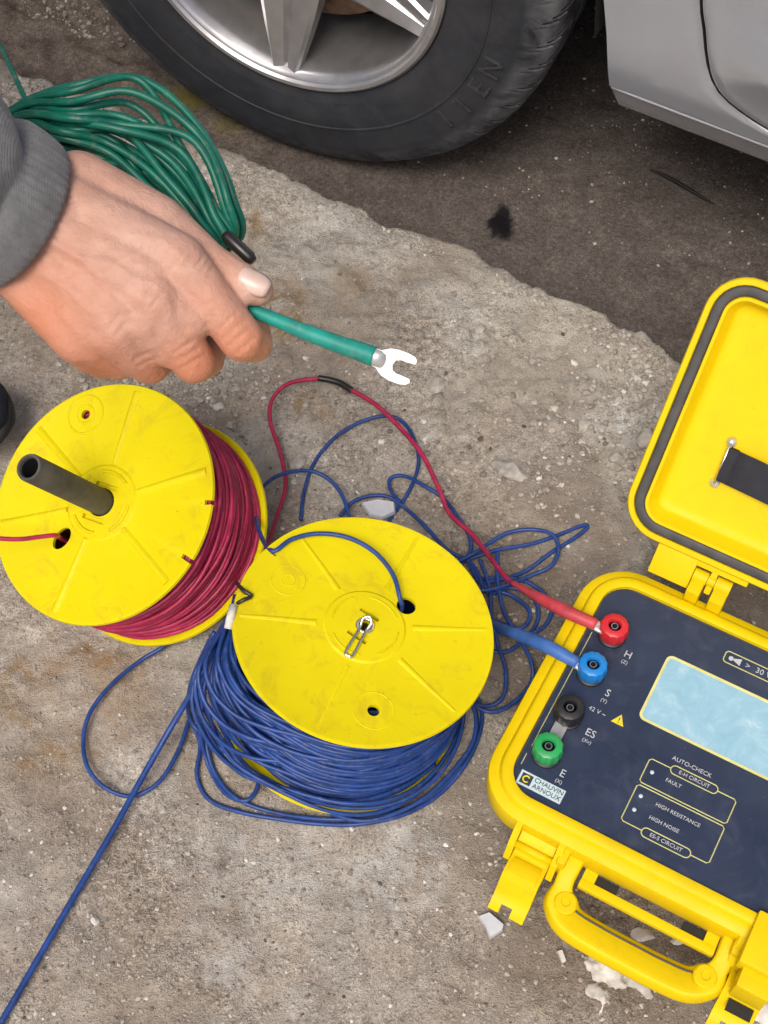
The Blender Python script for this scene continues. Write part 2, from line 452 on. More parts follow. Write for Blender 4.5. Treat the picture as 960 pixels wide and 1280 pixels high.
wv = t.n('ShaderNodeTexWave'); wv.inputs['Scale'].default_value = 260; wv.inputs['Distortion'].default_value = 1.5; t.l(t.coord(), wv.inputs['Vector'])
b1 = t.bump(wv.outputs[1], 0.25, 0.0006); t.bump(t.noise(600, 3), 0.5, 0.0008, b1)
t.b.inputs['Sheen Weight'].default_value = 0.25
M['knit'] = t.m
M['navy'] = plain('navy_cloth', (0.010, 0.014, 0.030), 0.8, 0, 0.3, 120, 0.6, 700)
M['hair'] = plain('dark_hair', (0.012, 0.009, 0.007), 0.5, 0, 0.3, 200)
M['sole'] = plain('dark_rubber_sole', (0.02, 0.02, 0.02), 0.7)

# ================================================================== SETTING: road and pavement
ROADZ = -0.078
cdir = Vector((math.cos(R(-28.57)), math.sin(R(-28.57)), 0)); cnor = Vector((-cdir.y, cdir.x, 0)); cP0 = at(0, 90, 0)
edge_px = [(-40, 45), (0, 68), (60, 92), (110, 106), (200, 150), (280, 184), (400, 233), (480, 262), (560, 292), (640, 333), (740, 380), (800, 410), (845, 445), (880, 470)]
e_t, e_d = [-9.0], [0.02]
for u, v in edge_px:
    q = at(u, v, 0) - cP0; e_t.append(q.dot(cdir)); e_d.append(q.dot(cnor))
e_t.append(e_t[-1] + 0.6); e_d.append(e_d[-1] - 0.02); e_t.append(40.0); e_d.append(e_d[-1])
def curb_d(x, y):
    qx, qy = x - cP0.x, y - cP0.y
    tt = qx * cdir.x + qy * cdir.y; dd = qx * cnor.x + qy * cnor.y
    return dd - np.interp(tt, e_t, e_d)
def axis(lo, hi, step, far):
    a = list(np.arange(lo, hi, step)); s = step
    p = a[-1]
    while p < far: s *= 1.22; p += s; a.append(p)
    s = step; p = lo; pre = []
    while p > -far: s *= 1.22; p -= s; pre.append(p)
    return np.array(pre[::-1] + a)
def blob(x, y, u, v, rad, z=0.0, e=1.0):
    c = at(u, v, z); dx = x - c.x; dy = (y - c.y) / e
    dd = np.sqrt(dx * dx + dy * dy) / rad + (fbm(x, y, 28, 3) - 0.5) * 0.9
    return 1 - sstep(0.55, 1.05, dd)
def grid_sheet(name, xs, ys, zf, keep, mat, attrs, kind='structure'):
    X, Y = np.meshgrid(xs, ys); Z = zf(X, Y); nx, ny = len(xs), len(ys)
    V = np.stack([X, Y, Z], -1).reshape(-1, 3)
    idx = np.arange(nx * ny).reshape(ny, nx)
    q = np.stack([idx[:-1, :-1], idx[:-1, 1:], idx[1:, 1:], idx[1:, :-1]], -1).reshape(-1, 4)
    if keep is not None:
        k = keep(X, Y); q = q[k[:-1, :-1].reshape(-1) | k[1:, 1:].reshape(-1)]
    used = np.unique(q); mp = np.full(nx * ny, -1); mp[used] = np.arange(len(used)); q = mp[q]; V = V[used]
    me = bpy.data.meshes.new(name)
    me.vertices.add(len(V)); me.vertices.foreach_set('co', V.reshape(-1))
    me.loops.add(len(q) * 4); me.loops.foreach_set('vertex_index', q.reshape(-1))
    me.polygons.add(len(q)); me.polygons.foreach_set('loop_start', np.arange(len(q)) * 4); me.polygons.foreach_set('loop_total', np.full(len(q), 4))
    me.update(); me.validate()
    me.polygons.foreach_set('use_smooth', [True] * len(q))
    for an, fn in attrs.items():
        a = me.attributes.new(an, 'FLOAT', 'POINT')
        a.data.foreach_set('value', np.ascontiguousarray(np.broadcast_to(fn(X, Y), X.shape).reshape(-1)[used], dtype=np.float32))
    o = link(name, me, mat); o['kind'] = kind
    return o
xs = axis(-0.66, 0.66, 0.0042, 60); ys = axis(0.24, 1.66, 0.0042, 60)
def near_w(X, Y): return np.clip(1.6 - 0.6 * np.hypot(X, Y - 0.9), 0, 1)
def pave_z(X, Y):
    d = curb_d(X, Y); w = near_w(X, Y)
    dd = d + (fbm(X, Y, 30, 4) - 0.5) * 0.026 * w + (fbm(X, Y, 7, 2) - 0.5) * 0.016 * w
    z = (fbm(X, Y, 6, 3) - 0.5) * 0.016 * w + (fbm(X, Y, 38, 4) - 0.5) * 0.010 * w
    rough = sstep(-0.34, -0.16, d) * (1 - sstep(-0.10, -0.02, d))
    z += (np.abs(fbm(X, Y, 55, 3) - 0.5)) * 0.018 * w * (0.35 + rough)
    z = z - 0.006 - 0.006 * sstep(-0.03, 0.0, dd) - 0.20 * sstep(-0.002, 0.040, dd)
    return z
def m_conc(X, Y):
    d = curb_d(X, Y) + (fbm(X, Y, 9, 4) - 0.5) * 0.22
    far = 1 - sstep(-0.30, -0.12, d)
    return np.clip(1 - far * 0.85, 0, 1) * (0.55 + 0.45 * sstep(0.3, 0.7, fbm(X, Y, 5, 3)))
def m_white(X, Y):
    v = 0
    for u, vv, r, s in ((800, 522, .055, 1.0), (770, 470, .05, .35), (535, 540, .014, .8), (310, 1090, .085, .55), (505, 1080, .06, .75), (285, 1200, .035, .6), (80, 880, .05, .35), (650, 580, .05, .25), (440, 1130, .06, .25), (160, 905, .07, .25), (420, 300, .10, .35), (560, 380, .08, .3), (60, 110, .07, .35)):
        v = np.maximum(v, blob(X, Y, u, vv, r) * s)
    return v
def m_orange(X, Y):
    v = 0
    for u, vv, r, s in ((345, 380, .045, .95), (440, 345, .03, .8), (300, 275, .04, .8), (355, 265, .02, .4), (392, 505, .024, .8), (100, 880, .085, .75), (60, 850, .05, .5), (330, 1165, .05, .35), (340, 1000, .05, .3)):
        v = np.maximum(v, blob(X, Y, u, vv, r) * s)
    return v
def m_damp(X, Y):
    v = 0
    for u, vv, r, s in ((650, 760, .13, .75), (900, 760, .10, .9), (700, 620, .06, .5), (830, 1180, .16, .55), (620, 1020, .08, .5), (250, 860, .07, .25), (700, 480, .05, .25), (30, 1000, .09, .15)):
        v = np.maximum(v, blob(X, Y, u, vv, r) * s)
    return v
pave = grid_sheet('pavement', xs, ys, pave_z, lambda X, Y: curb_d(X, Y) < 0.075, M['pave'], {'concrete': m_conc, 'white': m_white, 'orange': m_orange, 'damp': m_damp})
ys_r = axis(0.70, 1.70, 0.005, 60); xs_r = axis(-0.70, 0.70, 0.005, 60)
def road_z(X, Y):
    w = near_w(X, Y); left = 1 - sstep(-0.35, 0.0, X)
    return ROADZ + ((fbm(X, Y, 8, 3) - 0.5) * 0.008 + (fbm(X, Y, 45, 4) - 0.5) * (0.005 + 0.020 * left) * (0.2 + 0.8 * sstep(0.0, 0.12, np.abs(X + 0.118) - 0.1 + 0 * Y))) * w
def m_dirt(X, Y): return np.clip(0.15 + 0.85 * (1 - sstep(-0.30, 0.10, X + (fbm(X, Y, 6, 3) - 0.5) * 0.3)), 0, 1)
def m_oil(X, Y):
    c = at(626, 279, ROADZ); a = 1 - sstep(0.6, 1.0, np.hypot((X - c.x) / 0.018, (Y - c.y) / 0.030) + (fbm(X, Y, 60, 4) - 0.5) * 1.3) * 0.85
    for u_, v_, r_ in ((618, 262, .006), (640, 300, .005), (606, 290, .0035)):
        e_ = at(u_, v_, ROADZ); a = np.maximum(a, (1 - sstep(0.4, 1.1, np.hypot(X - e_.x, Y - e_.y) / r_)) * .5)
    return a
def m_moss(X, Y): return np.maximum(blob(X, Y, 245, 120, .045, ROADZ, 0.7), blob(X, Y, 290, 150, .03, ROADZ) * 0.6)
road = grid_sheet('road', xs_r, ys_r, road_z, None, M['road'], {'dirt': m_dirt, 'oil': m_oil, 'moss': m_moss})
def pz(x, y): return float(pave_z(np.array([[x]]), np.array([[y]]))[0, 0])

# ------------------------------------------------------------------ stones
def rock(rad, sub, jag, flat, seed, ang=False):
    bm = bmesh.new(); bmesh.ops.create_icosphere(bm, subdivisions=sub, radius=1)
    r2 = random.Random(seed); ph = [(r2.uniform(-1, 1), r2.uniform(-1, 1), r2.uniform(-1, 1)) for _ in range(9)]
    planes = [(Vector(p).normalized(), r2.uniform(0.5, 0.85)) for p in ph]
    for v in bm.verts:
        c = v.co.copy()
        for n, dd in planes:
            k = c.dot(n)
            if k > dd: c -= n * (k - dd) * 0.9
        c *= 1 + jag * r2.uniform(-1, 1)
        v.co = Vector((c.x * rad, c.y * rad, c.z * rad * flat))
    bm.verts.index_update()
    r = [v.co.copy() for v in bm.verts], [tuple(v.index for v in f.verts) for f in bm.faces]
    bm.free(); return r
# loose gravel: thousands of grains nobody could count
protos = [rock(1.0, 1, 0.10, 0.65, s) for s in range(8)]
gv, gf, tone = [], [], []
def scatter(n, area, rmin, rmax, lo=0.0, hi=1.0):
    k = 0; tries = 0
    while k < n and tries < n * 6:
        tries += 1
        u, v = area(); P = at(u, v, 0); x, y = P.x, P.y
        d = float(curb_d(np.array(x), np.array(y)))
        if d > -0.01:
            if d < 0.08: continue
            P = at(u, v, ROADZ); x, y = P.x, P.y
            zz = float(road_z(np.array([[x]]), np.array([[y]]))[0, 0])
            if random.random() < 0.6 and x > -0.1: continue
        else: zz = pz(x, y)
        r = rmin + (rmax - rmin) * random.random() ** 3
        vv, ff = protos[random.randrange(8)]
        a = random.uniform(0, 2 * PI); sx, sy = random.uniform(.7, 1.3), random.uniform(.7, 1.3); ca, sa = math.cos(a), math.sin(a)
        n0 = len(gv); tn = min(max(random.gauss(0.52, 0.18), lo), hi)
        if random.random() < 0.02: tn = 1.0
        for p in vv:
            X, Y = p.x * sx, p.y * sy
            gv.append((x + r * (X * ca - Y * sa), y + r * (X * sa + Y * ca), zz + r * 0.25 + r * p.z)); tone.append(tn)
        gf.extend(tuple(i + n0 for i in f) for f in ff)
        k += 1
scatter(6500, lambda: (random.uniform(-20, 980), random.uniform(-10, 1300)), 0.0009, 0.0030)
scatter(1500, lambda: (random.gauss(640, 170), random.gauss(590, 60)), 0.0010, 0.0046)
scatter(700, lambda: (random.gauss(300, 90), random.gauss(480, 60)), 0.0010, 0.0042)
scatter(800, lambda: (random.gauss(800, 45), random.gauss(495, 45)), 0.0010, 0.0058, 0.35)
scatter(2200, lambda: (random.uniform(0, 640), random.uniform(1000, 1290)), 0.0009, 0.0028)
scatter(500, lambda: (random.gauss(60, 60), random.gauss(60, 50)), 0.0012, 0.0060)
scatter(330, lambda: (random.gauss(235, 65), random.gauss(480, 28)), 0.002, 0.0070, 0.35, 0.72)
scatter(250, lambda: (random.gauss(60, 60), random.gauss(112, 14)), 0.003, 0.0085, 0.6)
def edge_px_rand():
    i = random.randrange(2, 12); a, b = edge_px[i], edge_px[i + 1]; q = random.random(); g = abs(random.gauss(0, 22))
    return a[0] + (b[0] - a[0]) * q - g * .45, a[1] + (b[1] - a[1]) * q + g * .9 + 4
scatter(420, edge_px_rand, 0.0012, 0.0055, 0.35)
me = bpy.data.meshes.new('gravel'); me.from_pydata(gv, [], gf); me.update()
a = me.attributes.new('tone', 'FLOAT', 'POINT'); a.data.foreach_set('value', np.array(tone, dtype=np.float32))
grav = link('gravel', me, M['gravel']); tag(grav, 'loose fine gravel and grit strewn over the ground', 'gravel', None, 'stuff')

# single stones and shards that can be told apart
def stone(name, u, v, w, flat, mat, label, seed, sub=3, rot=0, ey=1.0, sink=0.55, jag=0.03):
    P = at(u, v, 0.0); z = pz(P.x, P.y); P = at(u, v, z)
    rad = w / 2 / FPX * (P - CC).dot(CF)
    vf = rock(1.0, sub, jag, flat, seed)
    vf = ([p * (0.86 + 0.28 * float(fbm(np.array(p.x * 2 + seed * 3.1), np.array(p.y * 2 + p.z * 1.7), 2.0, 3))) for p in vf[0]], vf[1])
    vf = ([Vector((p.x * rad, p.y * rad * ey, p.z * rad)) for p in vf[0]], vf[1])
    o = mk(name, vf, mat, None, True, 28); o.location = (P.x, P.y, z + rad * flat * (1 - 2 * sink) * 0.6); o.rotation_euler = (0, 0, R(rot))
    tag(o, label, 'stone'); return o
stone('stone', 371, 578, 26, 0.6, M['stone'], 'small rounded pale stone inside the red lead loop', 11)
stone('stone', 272, 508, 15, 0.7, M['plaster'], 'tiny white chip beside the red reel under the hand', 12)
stone('stone', 640, 588, 58, 0.45, M['stone'], 'flat grey lump of rubble right of the red lead', 13, rot=-30, ey=0.6)
stone('stone', 806, 548, 30, 0.6, M['stone'], 'pale stone lying by the open yellow lid edge', 14)
stone('stone', 770, 572, 22, 0.6, M['stone'], 'small brown grey stone in the rubble near the lid', 15)
stone('stone', 545, 482, 26, 0.5, M['stone'], 'light grey stone near the white fork lug', 16)
stone('stone', 600, 410, 16, 0.5, M['stone'], 'little pale chip on the bare concrete slab', 17)
stone('stone', 730, 530, 26, 0.5, M['stone'], 'angular stone on the slab between lid and red lead', 18)
stone('stone', 205, 1012, 13, 0.6, M['stone'], 'small brownish pebble below the loose blue loop', 20)
stone('stone', 557, 1056, 9, 0.6, M['plaster'], 'tiny white pebble left of the open case latch', 21)
stone('stone', 952, 1262, 40, 0.6, M['plaster'], 'white stone beside the open right case latch', 22)
stone('stone', 118, 1152, 13, 0.6, M['plaster'], 'small cream pebble near the straight blue lead', 23)
stone('plaster_lump', 804, 1170, 34, 0.5, M['plaster'], 'small white plaster lump inside the case handle opening', 24, rot=-20, ey=0.6)

def plate(name, px, th, mat, label, cat, lift=0.003, tilt=0.0):
    """flat shard whose outline lies on the ground"""
    z = 0.0
    P = [at(u, v, 0) for u, v in px]; c = sum(P, Vector()) / len(P); zz = pz(c.x, c.y) + lift
    k = len(P); V, loops = [], []
    for s, h in ((1.0, 0.0), (1.02, th * .5), (0.93, th)):
        loops.append([Vector(((p.x - c.x) * s, (p.y - c.y) * s, h + (p.x - c.x) * tilt)) for p in P])
    o = mk(name, loft(loops), mat, None, True, 25); o.location = (c.x, c.y, zz); tag(o, label, cat); return o
stone('plaster_lump', 846, 1176, 20, 0.6, M['plaster'], 'smaller white plaster crumb inside the case handle opening', 25, ey=.8)
stone('plaster_lump', 868, 1168, 30, 0.4, M['plaster'], 'flat white plaster flake against the front of the case', 26, rot=30, ey=.5)
plate('ceramic_shard', [(597, 1146), (611, 1141), (630, 1157), (628, 1164), (612, 1174), (607, 1160)], 0.006, M['ceramic'], 'pale grey wedge of tile near the open left case latch', 'shard', 0.004)
plate('ceramic_shard', [(452, 630), (472, 626), (493, 629), (494, 641), (478, 649), (462, 645)], 0.006, M['ceramic'], 'pale shard half hidden behind the blue cable reel', 'shard', 0.003)
plate('stone_chip', [(697, 1188), (703, 1186), (708, 1200), (703, 1203)], 0.004, M['plaster'], 'thin white chip left of the white plaster chunk', 'stone', 0.003)
# white plaster chunk with two legs, lying in front of the handle
pl = []
r3 = random.Random(5)
for u, v, w in ((752, 1212, 34), (770, 1205, 40), (790, 1218, 36), (745, 1238, 30), (757, 1246, 22), (806, 1226, 28), (812, 1242, 18), (742, 1200, 26), (764, 1225, 24), (780, 1228, 20), (803, 1254, 10), (808, 1266, 8), (752, 1262, 6), (751, 1274, 6)):
    P = at(u, v, 0); rr = w / 2 / FPX * 1.18
    vf = rock(1.0, 2, 0.05, 0.35, r3.randrange(999))
    pl.append(xf(vf, T(P.x, P.y, pz(P.x, P.y) + rr * 0.12) @ Matrix.Diagonal((rr * 1.15, rr * 1.15, max(rr, .006), 1))))
o = remesh(join(*pl), 'plaster_chunk', M['chunk'], None, 0.0020, 1)
for v in o.data.vertices:
    g = float(fbm(np.array(v.co.x), np.array(v.co.y), 120, 3)) - .5; v.co.z += g * .008; v.co.x += g * .003; v.co.y += (float(fbm(np.array(v.co.y), np.array(v.co.x), 150, 2)) - .5) * .005
tag(o, 'jagged white plaster chunk with two tails below the case handle', 'plaster')
# a dark twig or rubber strip on the road
tw = [at(u, v, ROADZ + 0.004) for u, v in ((813, 212), (832, 220), (852, 231), (872, 243), (893, 255))]
o = mk('rubber_strip', tube(spline(tw, 4), [0.0008 + 0.0018 * math.sin(PI * k / 16) for k in range(17)], 6), M['tape']); tag(o, 'thin black rubber strip lying on the road near the car sill', 'strip')

# ================================================================== CABLE REELS
RR = 0.1135
def reel(name, top, axis, h, label, red):
    x = Vector((1, 0, 0)); Mt = frame_from(top, axis, x); Mb = Mt @ T(0, 0, -h)
    e = empty(name, Mb, label, 'cable reel')
    inv = Mb.inverted()
    def loc(u, v, dz=0.0):
        o = Mb @ Vector((0, 0, h + dz)); return inv @ onplane(u, v, o, axis.normalized())
    return e, Mb, inv, loc
def flange(parent, z0, th, holes, name, dish):
    prof = [(0.0005, z0), (RR - 0.004, z0), (RR - 0.001, z0 + 0.0008), (RR, z0 + th * .5), (RR - 0.0008, z0 + th + 0.0006), (RR - 0.0025, z0 + th + 0.0008), (RR - 0.0045, z0 + th), (0.036, z0 + th - dish), (0.034, z0 + th + .0009), (0.0005, z0 + th + .0009)]
    o = mk(name, lathe(prof, 128), M['yellow'], parent, True, 30)
    if holes: cut(o, holes); 
    return o
def cyl(x, y, r, z0, z1, seg=24, ex=1.0, rot=0):
    vf = lathe([(r, z0), (r, z1)], seg); Mx = T(x, y, 0) @ Matrix.Rotation(rot, 4, 'Z') @ Matrix.Diagonal((ex, 1, 1, 1))
    return xf(vf, Mx)
def rbox(x, y, rot, lx, ly, z0, z1, bev=0):
    return xf(box(-lx / 2, -ly / 2, z0, lx / 2, ly / 2, z1, bev), T(x, y, 0) @ Matrix.Rotation(rot, 4, 'Z'))
def rib(parent, ang, r0, r1, w0, w1, z, hgt):
    a = ang; V = []
    for r, w in ((r0, w0), (r1, w1)):
        for s, zz in ((-1, 0), (-.35, 1), (.35, 1), (1, 0)):
            V.append(Vector((r * math.cos(a) - s * w * math.sin(a), r * math.sin(a) + s * w * math.cos(a), z - 0.001 + (hgt + 0.001) * zz)))
    F = [(0, 1, 5, 4), (1, 2, 6, 5), (2, 3, 7, 6), (0, 1, 2, 3), (4, 5, 6, 7), (0, 3, 7, 4)]
    return mk('rib', (V, F), M['yellow'], parent, True, 60)
def ringpart(name, parent, x, y, r, w, z, hgt, mat, a0=0, a1=360, seg=40):
    pts = [Vector((x + r * math.cos(R(a0 + (a1 - a0) * k / seg)), y + r * math.sin(R(a0 + (a1 - a0) * k / seg)), z)) for k in range(seg + (0 if a1 - a0 >= 360 else 1))]
    return mk(name, tube(pts, 0, 6, a1 - a0 >= 360, [(w, hgt)] * len(pts), Vector((0, 0, 1))), mat, parent)

# ---- blue reel
bt = at(456, 783, 0.153); bb = at(432, 868, 0.012)
ax = (bt - bb); BH = ax.length; ax.normalize()
ax = Vector((0.165, 0.055, 1)).normalized(); BH = 0.1375
blue, Bm, Binv, Bloc = reel('cable_reel', bt, ax, BH, 'yellow cable reel wound with blue wire next to the tester', False)
h1 = Bloc(508, 757); h2 = Bloc(467, 888); n1 = Bloc(340, 690); n2 = Bloc(309, 742)
bfl = [cyl(h1.x, h1.y, .0085, BH - .02, BH + .02), cyl(h2.x, h2.y, .0052, BH - .02, BH + .02), cyl(0, 0, .006, BH - .02, BH + .02)]
for q in (n1, n2):
    g = math.atan2(q.y, q.x); bfl.append(rbox(q.x * 1.12, q.y * 1.12, g, 0.036, 0.0032, BH - .02, BH + .02))
s1, s2 = Bloc(462, 769), Bloc(446, 797)
for q, l in ((s1, .019), (s2, .019)): bfl.append(rbox(q.x, q.y, R(-33), l, .0032, BH - .004, BH + .02))
fl = flange(blue, BH - 0.004, 0.004, bfl, 'top_flange', 0.0004)
bot = flange(blue, -0.002, 0.004, None, 'bottom_flange', 0.0)
mk('core', lathe([(0.027, 0.001), (0.027, BH - 0.003)], 40, False), M['yellow'], blue)
for u, v in ((310, 770), (613, 787), (400, 905), (548, 870), (400, 705), (520, 675)):
    q = Bloc(u, v); rib(fl, math.atan2(q.y, q.x), 0.042, 0.107, .0042, .0026, BH - 0.0002, 0.0010)
ringpart('boss_ring', fl, h2.x, h2.y, 0.017, .0007, BH - .0004, .0007, M['yellow'])
q = Bloc(360, 725); ringpart('boss_ring', fl, q.x, q.y, 0.015, .0007, BH - .0004, .0007, M['yellow']); ringpart('boss_ring', fl, q.x, q.y, 0.006, .0007, BH - .0004, .0007, M['yellow'])
for a0 in (20, 110, 200, 290): ringpart('hub_arc', fl, 0, 0, 0.029, .0009, BH + .0010, .0008, M['yellow'], a0, a0 + 62)
# wire eye through the hub
e1, e2 = Bloc(458, 779, .006), Bloc(437, 816, .004)
dd = (e2 - e1); pp = Vector((-dd.y, dd.x, 0)).normalized()
eye = spline([e1 + pp * -.004 + Vector((0, 0, .004)), e1 - dd * .1 + Vector((0, 0, .006)), e1 + pp * .004 + Vector((0, 0, .004)), e1 + dd * .25 + pp * .003, e2 + pp * .0035, e2 + dd * .1, e2 - pp * .0035, e1 + dd * .25 - pp * .003], 6, True)
mk('wire_eye', tube(eye, .0014, 6, True), M['metal'], blue)
ringpart('washer', blue, 0, 0, 0.0068, .0016, BH + .0015, .0016, M['metal'])

# ---- red reel (leaning)
rt = at(127, 628, 0.146); rax = Vector((-0.35, -0.27, 0.90)).normalized(); RH = 0.112
redr, Rm, Rinv, Rloc = reel('cable_reel', rt, rax, RH, 'yellow cable reel wound with red wire with grey pipe through its hub', True)
k1 = Rloc(107, 518); k2 = Rloc(77, 673); m1 = Rloc(266, 628); m2 = Rloc(236, 700)
g2 = math.atan2(Rloc(84, 664).y - Rloc(70, 682).y, Rloc(84, 664).x - Rloc(70, 682).x)
rfl = [cyl(k1.x, k1.y, .0045, RH - .02, RH + .02), cyl(k2.x, k2.y, .0075, RH - .02, RH + .02, 24, 1.5, g2), cyl(0, 0, .0135, RH - .02, RH + .02, 24)]
for q in (m1, m2): rfl.append(rbox(q.x, q.y, math.atan2(q.y, q.x), 0.016, 0.0042, RH - .02, RH + .02))
for u, v in ((134, 608), (117, 649)):
    q = Rloc(u, v); rfl.append(rbox(q.x, q.y, R(-22), .024, .0042, RH - .0035, RH + .02))
rf = flange(redr, RH - 0.004, 0.004, rfl, 'top_flange', 0.0005)
flange(redr, -0.002, 0.004, None, 'bottom_flange', 0.0)
mk('core', lathe([(0.027, 0.001), (0.027, RH - 0.003)], 40, False), M['yellow'], redr)
for u, v in ((172, 490), (262, 588), (208, 728), (70, 760), (2, 655), (38, 525)):
    q = Rloc(u, v); rib(rf, math.atan2(q.y, q.x), 0.036, 0.107, .0034, .0054, RH - 0.0003, 0.0026)
ringpart('boss_ring', rf, k1.x, k1.y, 0.0185, .0012, RH - .0004, .0013, M['yellow'])
ringpart('boss_ring', rf, k1.x, k1.y, 0.009, .0010, RH - .0004, .0010, M['yellow'])
for a0 in (30, 115, 200, 290): ringpart('hub_arc', rf, 0, 0, 0.029, .0016, RH + .0010, .0016, M['yellow'], a0, a0 + 58)
pipe = mk('pipe', lathe([(.0112, -0.034), (.0122, -0.03), (.0122, RH + .114), (.0116, RH + .116), (.0094, RH + .116), (.0086, RH + .1145), (.0086, RH + .02)], 40, False), M['pipe'], redr, True, 35)
mk('pipe_bore_shade', lathe([(.0084, RH + .113), (.0082, RH + .02), (.0001, RH + .019)], 32, False), M['black'], pipe)  # black lining stands in for the shade inside the hollow pipe

# ================================================================== CABLES
def wound(parent, h, rfun, turns, layers, r, mat, seed, fill):
    r2 = np.random.default_rng(seed); parts = []
    for L in range(layers):
        z = r2.uniform(0.004, 0.012); a0 = r2.uniform(0, 6.28); pts = []
        n = turns * 56; jit = fbm(np.linspace(0, turns * 3.1, n) + L * 31, np.zeros(n) + seed, 1.0, 3) - 0.5
        jr = fbm(np.linspace(0, turns * 2.3, n) + L * 57, np.zeros(n) + seed + 9, 1.0, 3) - 0.5
        for i in range(n):
            q = i / n; a = a0 + i / 56 * 2 * PI
            zz = (h - 0.014) * (0.5 - 0.5 * math.cos(q * PI * (3 if L % 2 else 2))) + 0.006 + jit[i] * 0.03
            zz = min(max(zz, r + 0.002), h - 0.007 - r)
            rr = rfun(a, zz / h) + jr[i] * 0.016 + L * 0.0012
            pts.append((rr * math.cos(a), rr * math.sin(a), zz))
        parts.append(tube(pts, r, 6))
    return mk('winding', join(*parts), mat, parent)
# red cable
redc = empty('red_cable', Rm, 'red test lead wound on the leaning reel and running to the red terminal', 'cable')
mk('winding_core', lathe([(0.087, 0.003), (0.090, RH * .5), (0.087, RH - 0.0045)], 64, False), M['red'], redc)
wound(redc, RH, lambda a, q: 0.0985 + 0.003 * math.sin(q * PI), 26, 3, .0024, M['red'], 3, 0)
def lead(parent, inv, pts, r, mat, name='loose_lead', n=8, sides=8):
    P = [inv @ (p if isinstance(p, Vector) else at(*p)) for p in pts]
    return mk(name, tube(spline(P, n), r, sides), mat, parent)
rc = .0023
lead(redc, Rinv, [(300, 735, .05), (330, 690, .035), (348, 640, .012), (357, 605, .006), (350, 565, .006), (338, 528, .010), (340, 500, .014), (362, 479, .014), (400, 473, .012)], rc, M['red'])
lead(redc, Rinv, [(398, 472.5, .012), (412, 475, .012), (425, 479, .012), (440, 488, .012)], .0036, M['tape'], 'splice_tape')
lead(redc, Rinv, [(436, 486, .012), (470, 506, .014), (505, 540, .016), (530, 572, .018), (549, 612, .020), (562, 642, .022), (590, 668, .03), (615, 700, .05), (635, 724, .07), (655, 737, .088)], rc * 1.1, M['red'])
def boot(parent, inv, pts, rads, mat):
    P = spline([inv @ p for p in pts], 6); n = len(P)
    rr = [float(np.interp(k / (n - 1), np.linspace(0, 1, len(rads)), rads)) for k in range(n)]
    return mk('boot', tube(P, rr, 14), mat, parent)
boot(redc, Rinv, [at(640, 728, .078), at(670, 745, .098), at(705, 763, .118), at(745, 781, .119)], [.0026, .0034, .0054, .0062, .0060, .0055], M['redboot'])
mk('spade_lug', tube([Rinv @ at(738, 778, .119), Rinv @ at(748, 783, .119), Rinv @ at(760, 790, .119)], 0, 8, False, [(.0052, .0025), (.0058, .0014), (.005, .001)], Rinv.to_3x3() @ Vector((0, 0, 1))), M['tin'], redc)
hp = Rm @ Vector((k2.x, k2.y, RH))
lead(redc, Rinv, [(-60, 668, .17), (-15, 672, .168), (22, 674, .162), (50, 671, .156), (70, 669, .150), hp + rax * .002, hp - rax * .02, hp - rax * .04 + Vector((.02, 0, 0))], .0021, M['red'], 'inner_end')

# blue cable
bluec = empty('blue_cable', Bm, 'blue test lead overflowing its reel and running to the blue terminal', 'cable')
BL = M['blue']; rb = .0021
mk('winding_core', lathe([(0.080, 0.004), (0.084, BH * .4), (0.078, BH - 0.0045)], 64, False), BL, bluec)
wound(bluec, BH, lambda a, q: 0.0930 - 0.003 * q + 0.006 * math.sin(min(q * 1.15, 1) * PI), 36, 5, rb, BL, 21, 0)
nq = Bloc(302, 762); a0 = math.atan2(nq.y, nq.x)
r4 = random.Random(33); drape = []
for i in range(54):
    q = i / 53; zt = 0.098 * (1 - q) ** 0.9 + 0.016; bmp = r4.uniform(0.0, .020) + (.026 * r4.random() if r4.random() < .5 else 0)
    end = r4.uniform(2.0, 3.4); pts = [Binv @ at(300 + r4.uniform(-6, 6), 752 + r4.uniform(-8, 10), .135)]; hug = 0.1005 + r4.uniform(-.004, .006) + (.014 if q > .93 else 0)
    ph1, ph2 = r4.uniform(0, 6.28), r4.uniform(0, 6.28)
    for k in range(1, 14):
        s = k / 13; g = end * s; a = a0 + 0.06 + g
        rr = hug + bmp * math.exp(-((g - .42) / .42) ** 2) + .0025 * math.sin(g * 4 + ph1) - .004 * s + .006 * math.exp(-(g / .3) ** 2)
        zz = 0.120 + (zt - 0.120) * min(1, g / .75) ** 0.75 + .006 * math.sin(g * 3.1 + ph2) * min(1, g)
        w = Bm @ Vector((rr * math.cos(a), rr * math.sin(a), min(zz, .121)))
        if w.z < 0.005: w.z = 0.005 + r4.uniform(0, .003)
        pts.append(Binv @ w)
    drape.append(tube(spline(pts, 5), rb, 6))
mk('draped_strands', join(*drape), BL, bluec)
topt = lambda u, v, l: Binv @ onplane(u, v, Bm @ Vector((0, 0, BH + l)), ax)
mk('strand_tie', tube([topt(285, 786, -.004), topt(288, 772, .001), topt(292, 757, .002)], .0036, 8), M['plaster'], bluec)
mk('strand_tie', tube(spline([topt(296, 729, -.004), topt(303, 737, .003), topt(314, 745, .003), topt(304, 750, .003), topt(294, 756, -.002)], 5), .0018, 8), M['tape'], bluec)
gz = lambda u, v, l=.0: (u, v, pz(at(u, v).x, at(u, v).y) + rb * .9 + l)
topz = lambda u, v, l=0.004: onplane(u, v, Bm @ Vector((0, 0, BH + l)), ax)
hb = Bm @ Vector((h1.x - .003, h1.y, BH))
